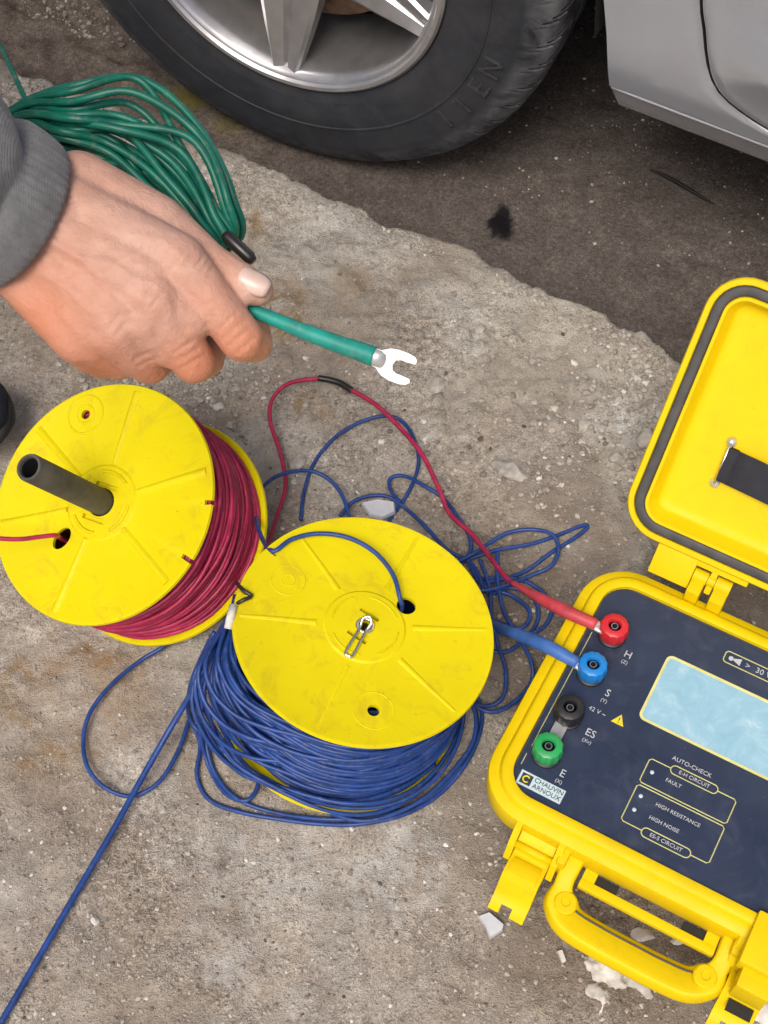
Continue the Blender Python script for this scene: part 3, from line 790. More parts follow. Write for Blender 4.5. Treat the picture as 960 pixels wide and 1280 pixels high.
lead(bluec, Binv, [hb - ax * .03, hb - ax * .005, topz(500, 748, .007), topz(491, 718, .012), topz(468, 690, .014), topz(435, 672, .012), topz(398, 667, .008), topz(365, 674, .005), topz(345, 688, .002), topz(337, 686, -.004), at(328, 674, .12), at(320, 648, .09), at(322, 620, .05), at(338, 600, .03), at(362, 590, .02), at(390, 589, .014), at(412, 600, .010), at(428, 620, .008), at(436, 645, .006), at(440, 668, .006)], .0021, BL)
loops = [
 [(376, 650), (380, 615), (392, 580), (415, 550), (445, 530), (478, 520), (502, 526), (518, 550), (523, 580), (512, 612), (494, 640), (480, 660)],
 [(425, 645), (440, 628), (462, 620), (485, 621), (510, 638), (535, 662), (560, 688), (590, 705), (606, 740)],
 [(500, 628), (488, 612), (488, 598), (505, 595), (530, 607), (555, 624), (575, 650), (588, 675), (585, 695), (568, 706), (548, 712)],
 [(560, 708), (595, 690), (630, 668), (662, 662), (690, 668), (698, 688), (688, 708), (662, 720), (632, 732), (606, 738), (585, 735)],
 [(578, 702), (620, 688), (664, 680), (700, 668), (728, 657), (734, 660), (716, 674), (690, 690), (660, 712), (636, 722), (608, 728)],
 [(590, 726), (625, 722), (655, 726), (680, 742), (690, 762), (678, 785), (650, 795), (625, 790), (606, 772)],
 [(600, 700), (612, 735), (614, 770), (622, 805), (632, 838), (630, 868), (614, 882), (590, 878), (560, 850)],
 [(622, 690), (622, 725), (630, 765), (648, 795), (664, 828), (664, 852), (645, 876), (618, 890), (590, 880), (560, 850)],
 [(610, 745), (640, 735), (668, 750), (672, 775), (655, 800), (632, 815), (606, 812)],
 [(585, 700), (602, 730), (640, 745), (662, 765), (652, 785), (622, 778), (600, 765)],
 [(235, 785), (205, 808), (175, 826), (140, 855), (113, 890), (104, 925), (110, 960), (132, 985), (165, 995), (198, 978), (222, 940), (238, 895), (252, 850)],
 [(262, 800), (240, 850), (236, 890), (250, 930), (246, 970), (262, 1000), (300, 1015), (350, 1024), (400, 1030), (450, 1030), (505, 1018), (550, 992), (585, 950), (602, 905), (595, 870), (560, 840)],
 [(275, 800), (250, 860), (256, 920), (268, 965), (296, 998), (345, 1016), (410, 1024), (470, 1020), (530, 1000), (575, 960), (596, 910), (585, 870), (550, 840)],
 [(268, 790), (246, 850), (262, 900), (300, 950), (350, 985), (400, 1010), (450, 1026), (500, 1014), (545, 985), (590, 930), (590, 880), (550, 850)],
 [(270, 795), (240, 860), (238, 900), (268, 930), (320, 970), (310, 1000), (280, 990), (258, 950), (250, 900), (262, 830)],
]
for k, L in enumerate(loops):
    pts = []
    for i, (u, v) in enumerate(L):
        l = r4.uniform(0, .004) + (.003 * (k % 4))
        if k == 10 and i == len(L) - 1: l = .03
        if k >= 11: l = max(0, .10 - .045 * i) + r4.uniform(0, .005) + (.012 if k == 13 else 0)
        if k == 14 and i >= len(L) - 2: l = .04 * (i - len(L) + 3)
        pts.append(at(*gz(u, v, l)))
    lead(bluec, Binv, pts, rb if k != 0 else rb * .95, BL, 'loose_loop', 7)
lead(bluec, Binv, [at(300, 758, .135), at(285, 778, .125), at(262, 820, .09), at(238, 868, .05), at(212, 912, .025), at(180, 968, .012), at(140, 1040, .007), at(100, 1108, .006), at(50, 1194, .006), at(0, 1280, .006), at(-60, 1380, .006), at(-200, 1620, .006)], .0030, BL, 'straight_lead')
lead(bluec, Binv, [at(590, 765, .02), at(606, 774, .04), at(625, 783, .07)], rb, BL)
boot(bluec, Binv, [at(606, 775, .045), at(640, 790, .09), at(680, 806, .117), at(722, 829, .119)], [.0026, .0036, .0056, .0064, .0060, .0054], M['blueboot'])
mk('spade_lug', tube([Binv @ at(716, 826, .119), Binv @ at(725, 831, .119), Binv @ at(738, 838, .119)], 0, 8, False, [(.0052, .0025), (.0058, .0014), (.005, .001)], Binv.to_3x3() @ Vector((0, 0, 1))), M['tin'], bluec)

# ================================================================== EARTH TESTER IN ITS CASE
CW, CD, CH = 0.316, 0.246, 0.110
Bc = at(608, 985, CH)
Cm = Matrix.Translation((Bc.x, Bc.y, 0)) @ Matrix.Rotation(R(-28.8), 4, 'Z')
Cinv = Cm.inverted()
case = empty('tester_case', Cm, 'open yellow hard case with a navy instrument panel, four terminals and a pale screen', 'tester')
YC = M['case']
def lv(ins, z, rad): return rrect(ins, ins, CW - ins, CD - ins, max(rad - ins, .004), z)
OR = .036
body = mk('body', loft([lv(.034, 0.0, .044), lv(.030, .004, .044), lv(.014, .066, .038), lv(.0105, .071, .038), lv(-.0085, .0740, OR), lv(-.0108, .078, OR), lv(-.0108, .0980, OR), lv(-.0098, .1015, OR), lv(-.0050, .1040, OR), lv(-.0015, .1045, OR), lv(-.0005, .1062, OR), lv(.0003, .1085, OR), lv(.0020, .1098, OR), lv(.0085, .1100, OR), lv(.0104, .1092, OR), lv(.0109, .100, OR)]), YC, case, True, 40)
panel = mk('panel', loft([lv(.0112, .098, .030), lv(.0112, .1042, .030), lv(.0122, .1052, .030)]), M['panel'], case, True, 40)
PZ = 0.1052
mk('panel_seal', loft([lv(.0101, .1035, .032), lv(.0101, .1050, .032), lv(.0128, .1050, .031), lv(.0128, .1035, .031)], False, False), M['gasket'], case)
# skirt below the rim, front ribs and slots
for x in (.1215, .1985): mk('vent_slot', box(x - .0098, -.0198, .0708, x + .0098, -.0107, .0740), M['black'], case, False)
def text(body_s, x, y, size, mat, parent, z=PZ + .0003, rot=0.0, ext=.00015, align='CENTER', Mx=None, name='lettering'):
    cu = bpy.data.curves.new('t', 'FONT'); cu.body = body_s; cu.size = size; cu.extrude = ext; cu.align_x = align; cu.align_y = 'CENTER'; cu.resolution_u = 3
    o = bpy.data.objects.new('t', cu); col.objects.link(o)
    dg = bpy.context.evaluated_depsgraph_get(); dg.update()
    me = bpy.data.meshes.new_from_object(o.evaluated_get(dg)); bpy.data.objects.remove(o); bpy.data.curves.remove(cu)
    me.transform(Mx if Mx is not None else T(x, y, z) @ Matrix.Rotation(rot, 4, 'Z'))
    me.materials.clear()
    return link(name, me, mat, parent)
def outline(pts, w, mat, parent, name='printed_line', closed=False, z=PZ + .0003):
    P = [Vector((a, b, z)) for a, b in pts]
    return mk(name, tube(P, 0, 4, closed, [(w, .0003)] * len(P), Vector((0, 0, 1))), mat, parent, False)
def rr2(x0, y0, x1, y1, r, k=4): return [(p.x, p.y) for p in rrect(x0, y0, x1, y1, r, 0, k)]
# screen
sx0, sy0, sx1, sy1 = .0845, .1215, .2300, .1905
mk('screen_border', loft([rrect(sx0, sy0, sx1, sy1, .006, PZ - .001), rrect(sx0, sy0, sx1, sy1, .006, PZ + .0008), rrect(sx0 + .0022, sy0 + .0022, sx1 - .0022, sy1 - .0022, .004, PZ + .0008), rrect(sx0 + .0025, sy0 + .0025, sx1 - .0025, sy1 - .0025, .004, PZ + .0002)], False, False), M['scrframe'], panel, True, 40)
mk('screen', loft([rrect(sx0 + .0020, sy0 + .0020, sx1 - .0020, sy1 - .0020, .004, PZ - .0005), rrect(sx0 + .0020, sy0 + .0020, sx1 - .0020, sy1 - .0020, .004, PZ + .00035)]), M['screen'], panel, False)
# printed legends
for s, ss, x, y in (('H', '(Z)', .0535, .1725), ('S', '(Y)', .0530, .1300), ('ES', '(Xv)', .0555, .0885), ('E', '(X)', .0500, .0440)):
    text(s, x, y, .0098, M['white'], panel); text(ss, x, y - .0080, .0048, M['white'], panel)
text('42 V ~', .0520, .1100, .0058, M['white'], panel)
tri = [Vector((.0660, .1075, PZ)), Vector((.0775, .1075, PZ)), Vector((.07175, .1175, PZ))]
mk('warning_triangle', loft([[p + Vector((0, 0, -.0004)) for p in tri], [p + Vector((0, 0, .0004)) for p in tri]]), M['sign_yellow'], panel, False)
text('!', .07175, .1110, .0075, M['ink'], panel, PZ + .0006)
outline([(.0155, .035), (.0155, .046)], .0004, M['lineg'], panel); outline([(.0163, .054), (.0163, .178)], .0004, M['lineg'], panel)
outline(rr2(.1285, .2075, .1980, .2190, .003), .0005, M['lineg'], panel, closed=True)
mk('buzzer_symbol', join(xf(lathe([(.0022, -.0002), (.0022, .0003)], 14), T(.1345, .2132, PZ)), ([Vector((.1360, .2127, PZ + .0003)), Vector((.1360, .2138, PZ + .0003)), Vector((.1435, .2168, PZ + .0003)), Vector((.1435, .2097, PZ + .0003))], [(0, 1, 2, 3)])), M['white'], panel, False)
text('>', .1500, .2132, .0075, M['white'], panel); text('30 V', .1645, .2132, .0075, M['white'], panel)
text('AUTO-CHECK', .1430, .1020, .0055, M['white'], panel)
outline([(.128, .0925), (.111, .0925), (.109, .0905), (.109, .0705), (.111, .0688), (.185, .0688), (.187, .0705), (.187, .0905), (.185, .0925), (.170, .0925)], .0005, M['lineg'], panel)
outline(rr2(.128, .0885, .170, .0965, .0039), .0005, M['lineg'], panel, closed=True)
text('E-H CIRCUIT', .149, .0925, .0049, M['white'], panel)
text('FAULT', .135, .0810, .0048, M['white'], panel)
outline([(.128, .0305), (.111, .0305), (.109, .0325), (.109, .0645), (.111, .0662), (.185, .0662), (.187, .0645), (.187, .0325), (.185, .0305), (.171, .0305)], .0005, M['lineg'], panel)
outline(rr2(.128, .0262, .171, .0345, .0040), .0005, M['lineg'], panel, closed=True)
text('ES-S CIRCUIT', .1495, .0304, .0049, M['white'], panel)
text('HIGH RESISTANCE', .149, .0570, .0048, M['white'], panel); text('HIGH NOISE', .142, .0440, .0048, M['white'], panel)
for x, y in ((.1155, .0815), (.1155, .0575), (.1155, .0440)): mk('indicator_lamp', xf(lathe([(.0019, -.0004), (.0018, .0004), (.0008, .0009)], 14), T(x, y, PZ)), M['labelplate'], panel)
text('C', .2405, .0250, .0110, M['white'], panel, align='LEFT')
lab = mk('maker_plate', xf(box(.0185, .0182, -.0004, .0592, .0312, .0005), T(0, 0, PZ)), M['labelplate'], panel, False)
mk('logo', xf(box(.0205, .0200, 0, .0302, .0294, .0007), T(0, 0, PZ)), M['ink'], panel, False)
ringpart('logo_mark', panel, .0253, .0248, .0028, .0007, PZ + .0008, .0003, M['sign_yellow'], 40, 320, 16)
text('CHAUVIN', .0450, .0276, .0060, M['ink'], panel, PZ + .0007); text('ARNOUX', .0450, .0219, .0060, M['ink'], panel, PZ + .0007)
mk('front_ledge', box(.100, -.0275, .070, .220, -.0195, .0775, .0015), YC, case, True, 30)
for x in (.1005, .2085): mk('ledge_end', box(x, -.0200, .0705, x + .011, -.0090, .0770), YC, case, False)
# terminals
def terminal(x, y, mat, hgt=.0215, ro=.0132):
    base = mk('terminal', lathe([(.0128, 0), (.0128, .003), (.0100, .0045), (.0100, .006)], 28), M['black'], case, True, 35); base.location = (x, y, PZ - .0002)
    V, F = [], []; seg = 48
    prof = [(ro - .001, .006, 0), (ro, .0075, 1), (ro, hgt - .004, 1), (ro - .0012, hgt - .001, .4), (ro - .003, hgt, 0), (.0062, hgt + .0004, 0), (.0056, hgt - .0005, 0), (.0054, hgt - .005, 0)]
    for r, z, kn in prof:
        for k in range(seg):
            a = 2 * PI * k / seg; r_ = r - (.0009 * kn if (k // 2) % 2 else 0); V.append(Vector((r_ * math.cos(a), r_ * math.sin(a), z)))
    for i in range(len(prof) - 1):
        for k in range(seg): F.append((i * seg + k, i * seg + (k + 1) % seg, (i + 1) * seg + (k + 1) % seg, (i + 1) * seg + k))
    F.append(tuple(range(seg)))
    c = mk('cap', (V, F), mat, base, True, 35)
    mk('socket', lathe([(.0036, hgt - .0070), (.0034, hgt - .0022), (.0031, hgt - .0018), (.0024, hgt - .0018), (.0022, hgt - .0075)], 20, False), M['metal'], base, True, 40)
    mk('socket_hole', lathe([(.0056, hgt - .0046), (.0036, hgt - .0048), (.0022, hgt - .0068), (.0001, hgt - .0068)], 20), M['black'], base)
    return base
for (u, v), m in zip(((769, 781), (742, 829), (713, 883), (686, 931)), ('capred', 'capblue', 'black', 'capgreen')):
    q = Cinv @ at(u, v, PZ + .0215); terminal(q.x, q.y, M[m])
qa = Cinv @ at(713, 883, PZ + .0215); qb = Cinv @ at(686, 931, PZ + .0215)
mk('link_bar', box(qb.x - .0058, qb.y, PZ + .0047, qb.x + .0058, qa.y, PZ + .0060, .0005), M['tin'], case, False)
# latches
def latch(x0, opened):
    lt = mk('latch', ribbon([(-.009, .084), (-.013, .083), (-.018, .077), (-.021, .070), (-.028, .068), (-.036, .0715), (-.043, .071), (-.048, .064), (-.052, .056), (-.057, .050), (-.062, .048)], x0 + .0065, x0 + .0385, .0085), YC, case, True, 40)
    mk('lip', ribbon([(-.061, .0485), (-.065, .0465), (-.067, .043)], x0 + .0065, x0 + .016, .006), YC, lt, True, 40)
    mk('lip', ribbon([(-.061, .0485), (-.065, .0465), (-.067, .043)], x0 + .026, x0 + .0385, .006), YC, lt, True, 40)
    mk('latch_ridge', ribbon([(-.030, .0735), (-.036, .0765), (-.043, .0760), (-.048, .0700)], x0 + .010, x0 + .035, .003), YC, lt, True, 40)
    for s in (x0 + .0005, x0 + .0395):
        V = [Vector((s + dx, y, z)) for dx in (0, .0055) for y, z in ((-.007, .102), (-.014, .101), (-.026, .086), (-.033, .070), (-.030, .062), (-.007, .062))]
        mk('hinge_cheek', (V, [tuple(range(6)), tuple(range(6, 12))] + [(k, (k + 1) % 6, 6 + (k + 1) % 6, 6 + k) for k in range(6)]), YC, lt, False)
    pts = [Vector((x0 + .004, -.0215, .0825)), Vector((x0 + .041, -.0215, .0825))]
    mk('hinge_pin', tube(pts, .0034, 12), YC, lt)
    mk('latch_recess', box(x0 + .0065, -.0100, .072, x0 + .0385, -.0086, .098), YC, lt, False)
    return lt
latch(.034, False)
# right latch: its hook folded up over the rim
l2 = latch(.2305, False)
mk('hook', box(.2360, -.034, .098, .2720, .012, .1165, .0025), YC, l2, True, 30)
mk('hook_arm', box(.2415, -.050, .076, .2685, -.030, .108, .002), YC, l2, True, 30)
mk('hook_slot', box(.2440, -.060, .0700, .2650, -.0500, .0722), M['black'], l2, False)
# handle, folded out
hp_ = spline([Vector(p) for p in ((.0900, -.004, .080), (.0893, -.016, .079), (.0893, -.030, .074), (.0935, -.044, .068), (.106, -.0540, .064), (.132, -.0560, .062), (.159, -.0562, .062), (.186, -.0560, .062), (.211, -.0540, .064), (.2240, -.044, .068), (.2283, -.030, .074), (.2283, -.016, .079), (.2275, -.004, .080))], 5)
nn = len(hp_); fl_ = []
for k in range(nn):
    q_ = k / (nn - 1); m = min(1, max(0, (0.5 - abs(q_ - .5) - .17) / .08)); m = m * m * (3 - 2 * m)
    fl_.append((.0078 + .0062 * m, .0070 + .001 * m))
def sweep_box(P, fl, up, e=5.5):
    V, F = [], []; sides = 16
    for i, p in enumerate(P):
        tt = (P[min(i + 1, len(P) - 1)] - P[max(i - 1, 0)]).normalized(); x = up.cross(tt).normalized(); y = tt.cross(x); w, h = fl[i]
        for k in range(sides):
            a = 2 * PI * (k + .5) / sides; c, s = math.cos(a), math.sin(a)
            V.append(p + x * (w * math.copysign(abs(c) ** (2 / e), c)) + y * (h * math.copysign(abs(s) ** (2 / e), s)))
    for i in range(len(P) - 1):
        for k in range(sides): F.append((i * sides + k, i * sides + (k + 1) % sides, (i + 1) * sides + (k + 1) % sides, (i + 1) * sides + k))
    F.append(tuple(range(sides))); F.append(tuple((len(P) - 1) * sides + k for k in range(sides)))
    return V, F
hnd = mk('handle', sweep_box(hp_, fl_, Vector((0, .3, 1)).normalized()), YC, case, True, 50)
for x in (.0975, .2205):
    mk('handle_boss', xf(lathe([(.010, 0), (.010, .003), (.0085, .0045), (.004, .0047), (.0035, .0035)], 24), T(x, -.045, .0745)), YC, hnd, True, 35)
gpts = [p + Vector((0, .0085, .0085)) for p in hp_[nn // 2 - 17:nn // 2 + 18]]
mk('handle_groove', tube(gpts, .0009, 6), M['gasket'], hnd)
for x in (.0805, .2335): mk('handle_lug', box(x - .004, -.024, .070, x + .004, -.004, .096, .002), YC, case, True, 30)
# lid
LA = R(53)
Lm = T(0, .262, .130) @ Matrix.Rotation(LA, 4, 'X')
def ll(ins, z, rad=.036): return rrect(-.007 + ins, .013 + ins, CW + .007 - ins, .013 + .249 - ins, max(rad - ins, .005), z)
lid = mk('lid', loft([ll(.020, -.050), ll(.012, -.048), ll(.007, -.042), ll(.004, -.012), ll(.0005, -.009), ll(0, -.006), ll(0, -.0015), ll(.0012, 0), ll(.0052, 0), ll(.0060, -.0008), ll(.0062, -.004), ll(.0158, -.004), ll(.0160, -.0008), ll(.0166, 0), ll(.0190, 0), ll(.0200, -.0012), ll(.0240, -.017), ll(.0270, -.0192), ll(.034, -.020)]), YC, case, True, 40)
lid.matrix_local = Lm
mk('lid_seal', loft([ll(.0063, -.0039), ll(.0066, -.0016), ll(.0085, -.0009), ll(.0135, -.0009), ll(.0154, -.0016), ll(.0157, -.0039)], False, False), M['gasket'], lid)
Lw = Cm @ Lm; Linv = Lw.inverted(); Ln = Lw.to_3x3() @ Vector((0, 0, 1))
def onlid(u, v, z=-.020): return Linv @ onplane(u, v, Lw @ Vector((0, 0, z)), Ln)
p1, p2 = onlid(915, 552), onlid(894, 603)
for q in (p1, p2): mk('strap_rivet', xf(lathe([(.0044, 0), (.0044, .003), (.0032, .0052), (.0008, .0060)], 16), T(q.x, q.y, -.020)), M['tin'], lid)
mk('strap_bar', tube([Vector((p1.x, p1.y, -.0155)), Vector((p2.x, p2.y, -.0155))], .0018, 8), M['metal'], lid)
ym = (p1.y + p2.y) / 2; hw = abs(p1.y - p2.y) / 2 - .004
sp = [(p1.x + .002, -.0162), (p1.x + .006, -.0135), (p1.x + .02, -.012), (p1.x + .05, -.008), (p1.x + .09, -.0065), (p1.x + .13, -.008), (p1.x + .16, -.012), (p1.x + .175, -.017)]
V = []; F = []
for i, (x, z) in enumerate(sp):
    for dy, dz in ((-hw, 0), (hw, 0), (hw, -.002), (-hw, -.002)): V.append(Vector((x, ym + dy, z + dz)))
for i in range(len(sp) - 1):
    for k in range(4): F.append((i * 4 + k, i * 4 + (k + 1) % 4, i * 4 + 4 + (k + 1) % 4, i * 4 + 4 + k))
F += [(0, 1, 2, 3), tuple(len(V) - 4 + k for k in range(4))]
mk('strap', (V, F), M['strap'], lid, True, 40)
mk('strap_fold', box(p1.x + .0005, ym - hw, -.0190, p1.x + .010, ym + hw, -.0125, .0012), M['strap'], lid, True, 40)
# hinges
for xc in (.091, .228):
    hg = mk('hinge', tube([Vector((xc - .017, .2670, .1225)), Vector((xc - .004, .2670, .1225))], .0064, 16), YC, case, True, 40)
    mk('hinge_barrel', tube([Vector((xc + .004, .2670, .1225)), Vector((xc + .018, .2670, .1225))], .0070, 16), YC, hg, True, 40)
    mk('hinge_barrel', tube([Vector((xc - .0035, .2670, .1225)), Vector((xc + .0035, .2670, .1225))], .0052, 16), YC, hg, True, 40)
    mk('hinge_leaf', box(xc - .017, .247, .090, xc - .0045, .2672, .1235, .002), YC, hg, True, 30)
    mk('hinge_leaf', box(xc + .0045, .247, .090, xc + .018, .2672, .1235, .002), YC, hg, True, 30)
    mk('hinge_leaf', xf(box(xc - .056, -.018, -.016, xc - .0175, .016, -.004, .002), Lm), YC, hg, True, 30)
    mk('hinge_leaf', xf(box(xc - .0195, .006, -.015, xc + .030, .0205, -.005, .002), Lm), YC, hg, True, 30)
    mk('hinge_leaf', xf(box(xc - .0032, -.016, -.013, xc + .0032, .010, -.006, .002), Lm), YC, hg, True, 30)

# ================================================================== PARKED CAR
cax = Vector((math.cos(R(-30)), math.sin(R(-30)), 0)); cout = Vector((math.sin(R(-30)), -math.cos(R(-30)), 0))
Wc = Vector((-0.118, 1.355, 0))
Km = Matrix(((cax.x, -cout.x, 0, Wc.x), (cax.y, -cout.y, 0, Wc.y), (0, 0, 1, 0), (0, 0, 0, 1)))     # local x rearward, y inward, z up
car = empty('parked_car', Km, 'silver car parked on the road with a five spoke alloy wheel', 'car')
TR, RIMR, TW = 0.327, 0.198, 0.190
ZC = ROADZ + TR
oz = [0.05, 0.13, 0.157, 0.190, 0.200, 0.225, 0.28, 0.40, 0.55, 0.70, 0.84, 0.92]
oo = [-.10, -.078, -.060, -.041, -.032, -.024, -.012, 0.0, 0.010, 0.010, -0.012, -0.04]
def side(s, z, extra=0.0):
    o = float(np.interp(z, oz, oo))
    if s < -0.35: o -= ((-.35 - s) / .55) ** 2 * .22
    if s > 3.0: o -= ((s - 3.0) / .5) ** 2 * .12
    return Vector((s, -(o + extra), z))
def resamp(P, n):
    P = [Vector(p) for p in P]; L = [0]
    for i in range(1, len(P)): L.append(L[-1] + (P[i] - P[i - 1]).length)
    out = []
    for k in range(n):
        d = L[-1] * k / (n - 1); i = min(max(int(np.searchsorted(L, d)) - 1, 0), len(P) - 2)
        q = (d - L[i]) / max(L[i + 1] - L[i], 1e-9); out.append(P[i].lerp(P[i + 1], q))
    return out
def ruled(A, B, m, fn=None, pinch=None):
    V, F = [], []; n = len(A)
    for i in range(n):
        for j in range(m + 1):
            q = j / m; q = q if pinch is None else pinch(q)
            p = A[i].lerp(B[i], q); V.append(side(p.x, p.y, fn(p, q) if fn else 0.0))
    for i in range(n - 1):
        for j in range(m): F.append((i * (m + 1) + j, i * (m + 1) + j + 1, (i + 1) * (m + 1) + j + 1, (i + 1) * (m + 1) + j))
    return V, F
def rim_in(vf_pts, depth, n):
    """strip folded inwards from a panel edge"""
    V = [p for p in vf_pts] + [p + Vector((0, depth * .3, 0)) + n(i) * .004 for i, p in enumerate(vf_pts)] + [p + Vector((0, depth, 0)) + n(i) * .006 for i, p in enumerate(vf_pts)]
    k = len(vf_pts)
    return V, [(r * k + i, r * k + i + 1, (r + 1) * k + i + 1, (r + 1) * k + i) for r in (0, 1) for i in range(k - 1)]
seam = spline([(.446, .86, 0), (.455, .60, 0), (.464, .45, 0), (.473, .363, 0), (.482, .326, 0), (.4905, .292, 0), (.503, .260, 0), (.523, .2405, 0), (.567, .2225, 0), (.63, .2130, 0), (.75, .2110, 0), (1.0, .2110, 0), (1.35, .2110, 0)], 12)
arc = [(.3925, .200), (.391, .222), (.387, .28), (.379, .326)] + [(.387 * math.cos(R(a)), ZC + .387 * math.sin(R(a))) for a in range(16, 181, 6)] + [(-.388, .12)]
A = resamp([Vector((1.35, .1985, 0)), Vector((.41, .1985, 0))], 55) + [Vector((p.x, p.y, 0)) for p in resamp([Vector((x, y, 0)) for x, y in arc], 90)]
sb = [Vector((p.x, p.y, 0)) for p in seam][::-1]
i0 = min(range(len(sb)), key=lambda i: abs(sb[i].x - .500))
Bs = resamp(sb[:i0 + 1], 55) + resamp(sb[i0:], 30)
rest = len(A) - len(Bs)
Bs += resamp([Vector((.446, .86, 0)), Vector((.2, .88, 0)), Vector((-.5, .84, 0)), Vector((-.78, .60, 0)), Vector((-.80, .12, 0))], rest + 1)[1:]
lip = lambda p, q: -0.0035 * max(0, (q - .88) / .12) ** 2
fend = mk('front_fender', ruled(A, Bs, 14, lip, lambda q: 1 - (1 - q) ** 1.5), M['paint'], car, True, 40)
mk('fender_edge', rim_in([side(p.x, p.y) for p in A[55:]], .03, lambda i: Vector(((A[55 + i].x) , 0, (A[55 + i].y - ZC))).normalized() * -1), M['paint'], fend)
mk('seam_fold', rim_in([side(p.x, p.y, -.0035) for p in Bs[:85]], .025, lambda i: Vector((.5, 0, .5))), M['well'], fend)
# sill below the crease
SA = [Vector((x, .1965, 0)) for x in np.linspace(.393, 1.7, 60)]
SBp = [Vector((x, .150, 0)) for x in np.linspace(.3955, 1.7, 60)]
vf = ruled(SA, SBp, 6)
sill = mk('sill', vf, M['paint'], car, True, 40)
mk('sill_edge', rim_in([side(p.x, p.y) for p in SBp], .08, lambda i: Vector((0, 0, -.3))), M['paint'], sill)
mk('sill_end', ([side(.393, .1965), side(.3955, .150), side(.3955, .150) + Vector((0.01, .09, .01)), side(.393, .1965) + Vector((0.01, .09, 0))], [(0, 1, 2, 3)]), M['paint'], sill, False)
V = [side(x, .1965) for x in np.linspace(.393, 1.35, 40)] + [side(x, .1985) + Vector((0, .0006, 0)) for x in np.linspace(.4, 1.35, 40)]
mk('sill_joint', (V, [(i, i + 1, 41 + i, 40 + i) for i in range(39)]), M['paint'], sill)
mk('sill_crease_bead', tube([side(x, .1972) + Vector((0, .0004, 0)) for x in np.linspace(.394, 1.7, 60)], .0022, 8), M['paint'], sill)  # bead added along the crease to catch a bright line of light
# door: closed loop shrunk towards its middle
dl = []
for i, p in enumerate(seam):
    tg = (seam[min(i + 1, len(seam) - 1)] - seam[max(i - 1, 0)]).normalized(); dl.append(Vector((p.x - tg.y * .0042, p.y + tg.x * .0042, 0)))
dl += [Vector((1.40, .235, 0)), Vector((1.42, .30, 0)), Vector((1.43, .60, 0)), Vector((1.42, .86, 0))] + [Vector((x, .86, 0)) for x in np.linspace(1.2, .56, 8)]
dc = Vector((.95, .55, 0)); V, F = [], []; kk = len(dl)
facs = [1, .992, .975, .94, .89, .83, .76, .68, .58, .46, .32, .16, 0.01]
for f_ in facs:
    for p in dl:
        q = dc + (p - dc) * f_; ex = -.0030 if f_ == 1 else 0
        ex += 0.017 * math.exp(-((q.y - .315) / .035) ** 2) * min(1, max(0, (q.x - .50) / .08)) * (1 if f_ < .99 else .3)
        V.append(side(q.x, q.y, ex + .001))
for i in range(len(facs) - 1):
    for k in range(kk): F.append((i * kk + k, i * kk + (k + 1) % kk, (i + 1) * kk + (k + 1) % kk, (i + 1) * kk + k))
door = mk('front_door', (V, F), M['paint'], car, True, 40)
mk('door_handle', box(1.18, -.045, .70, 1.38, -.010, .73, .008), M['paint'], door, True, 30)
# rest of the body
RX = 2.62
arc2 = [Vector((RX + .387 * math.cos(R(a)), ZC + .387 * math.sin(R(a)), 0)) for a in range(180, -1, -6)]
A2 = [Vector((1.45, .16, 0)), Vector((1.8, .16, 0)), Vector((2.225, .16, 0))] + arc2 + [Vector((RX + .395, .15, 0)), Vector((3.4, .2, 0))]
B2 = resamp([Vector((1.435, .5, 0)), Vector((1.43, .86, 0)), Vector((2.6, .90, 0)), Vector((3.45, .86, 0)), Vector((3.5, .4, 0))], len(A2))
mk('rear_quarter', ruled(A2, B2, 8), M['paint'], car, True, 40)
def section(s, top, w, wt): return [Vector((s, -.0 + 0.03, .845)), Vector((s, .06 + wt, top - .03)), Vector((s, .16 + wt, top)), Vector((s, .86, top + .015)), Vector((s, 1.56 - wt, top)), Vector((s, 1.66 - wt, top - .03)), Vector((s, 1.70, .845)), Vector((s, 1.72, .45)), Vector((s, 1.68, .16))]
secs = [section(-.74, .66, 0, .1), section(-.70, .74, 0, .05), section(-.3, .86, 0, .02), section(.45, .95, 0, .02), section(1.05, 1.36, 0, .14), section(1.6, 1.42, 0, .15), section(2.3, 1.38, 0, .15), section(3.0, .98, 0, .06), section(3.45, .92, 0, .06)]
V = [p for s in secs for p in s]; m = 9
for s in range(2):
    for p in V[s * 9:s * 9 + 9]: p.z = min(p.z, .80 if s else .72)
mk('body_shell', (V, [(i * m + k, i * m + k + 1, (i + 1) * m + k + 1, (i + 1) * m + k) for i in range(len(secs) - 1) for k in range(m - 1)]), M['paint'], car, True, 35)
mk('windscreen', ([Vector((.50, .12, .965)), Vector((.50, 1.60, .965)), Vector((1.02, 1.48, 1.355)), Vector((1.02, .24, 1.355))], [(0, 1, 2, 3)]), M['glass'], car, False)
mk('side_window', ([Vector((.62, .018, .88)), Vector((1.40, .018, .89)), Vector((1.40, .17, 1.35)), Vector((1.08, .16, 1.30))], [(0, 1, 2, 3)]), M['glass'], car, False)
mk('side_window', ([Vector((1.46, .018, .89)), Vector((2.5, .020, .90)), Vector((2.25, .17, 1.33)), Vector((1.46, .17, 1.36))], [(0, 1, 2, 3)]), M['glass'], car, False)
mk('front_bumper', loft([[Vector((-.80, .10, z)) + d for d in (Vector((0, 0, 0)), Vector((.06, -.06, 0)), Vector((.10, 1.5, 0)), Vector((.0, 1.5, 0)))] for z in (.02, .25, .58)]), M['paint'], car, True, 30)
mk('headlamp', box(-.72, .00, .56, -.52, .30, .70, .02), M['lampg'], car, True, 30)
mk('underbody', box(.43, .22, .17, 3.3, 1.62, .24), M['well'], car, False)
mk('underbody', box(-.75, .32, .17, .43, 1.62, .24), M['well'], car, False)
wl = []
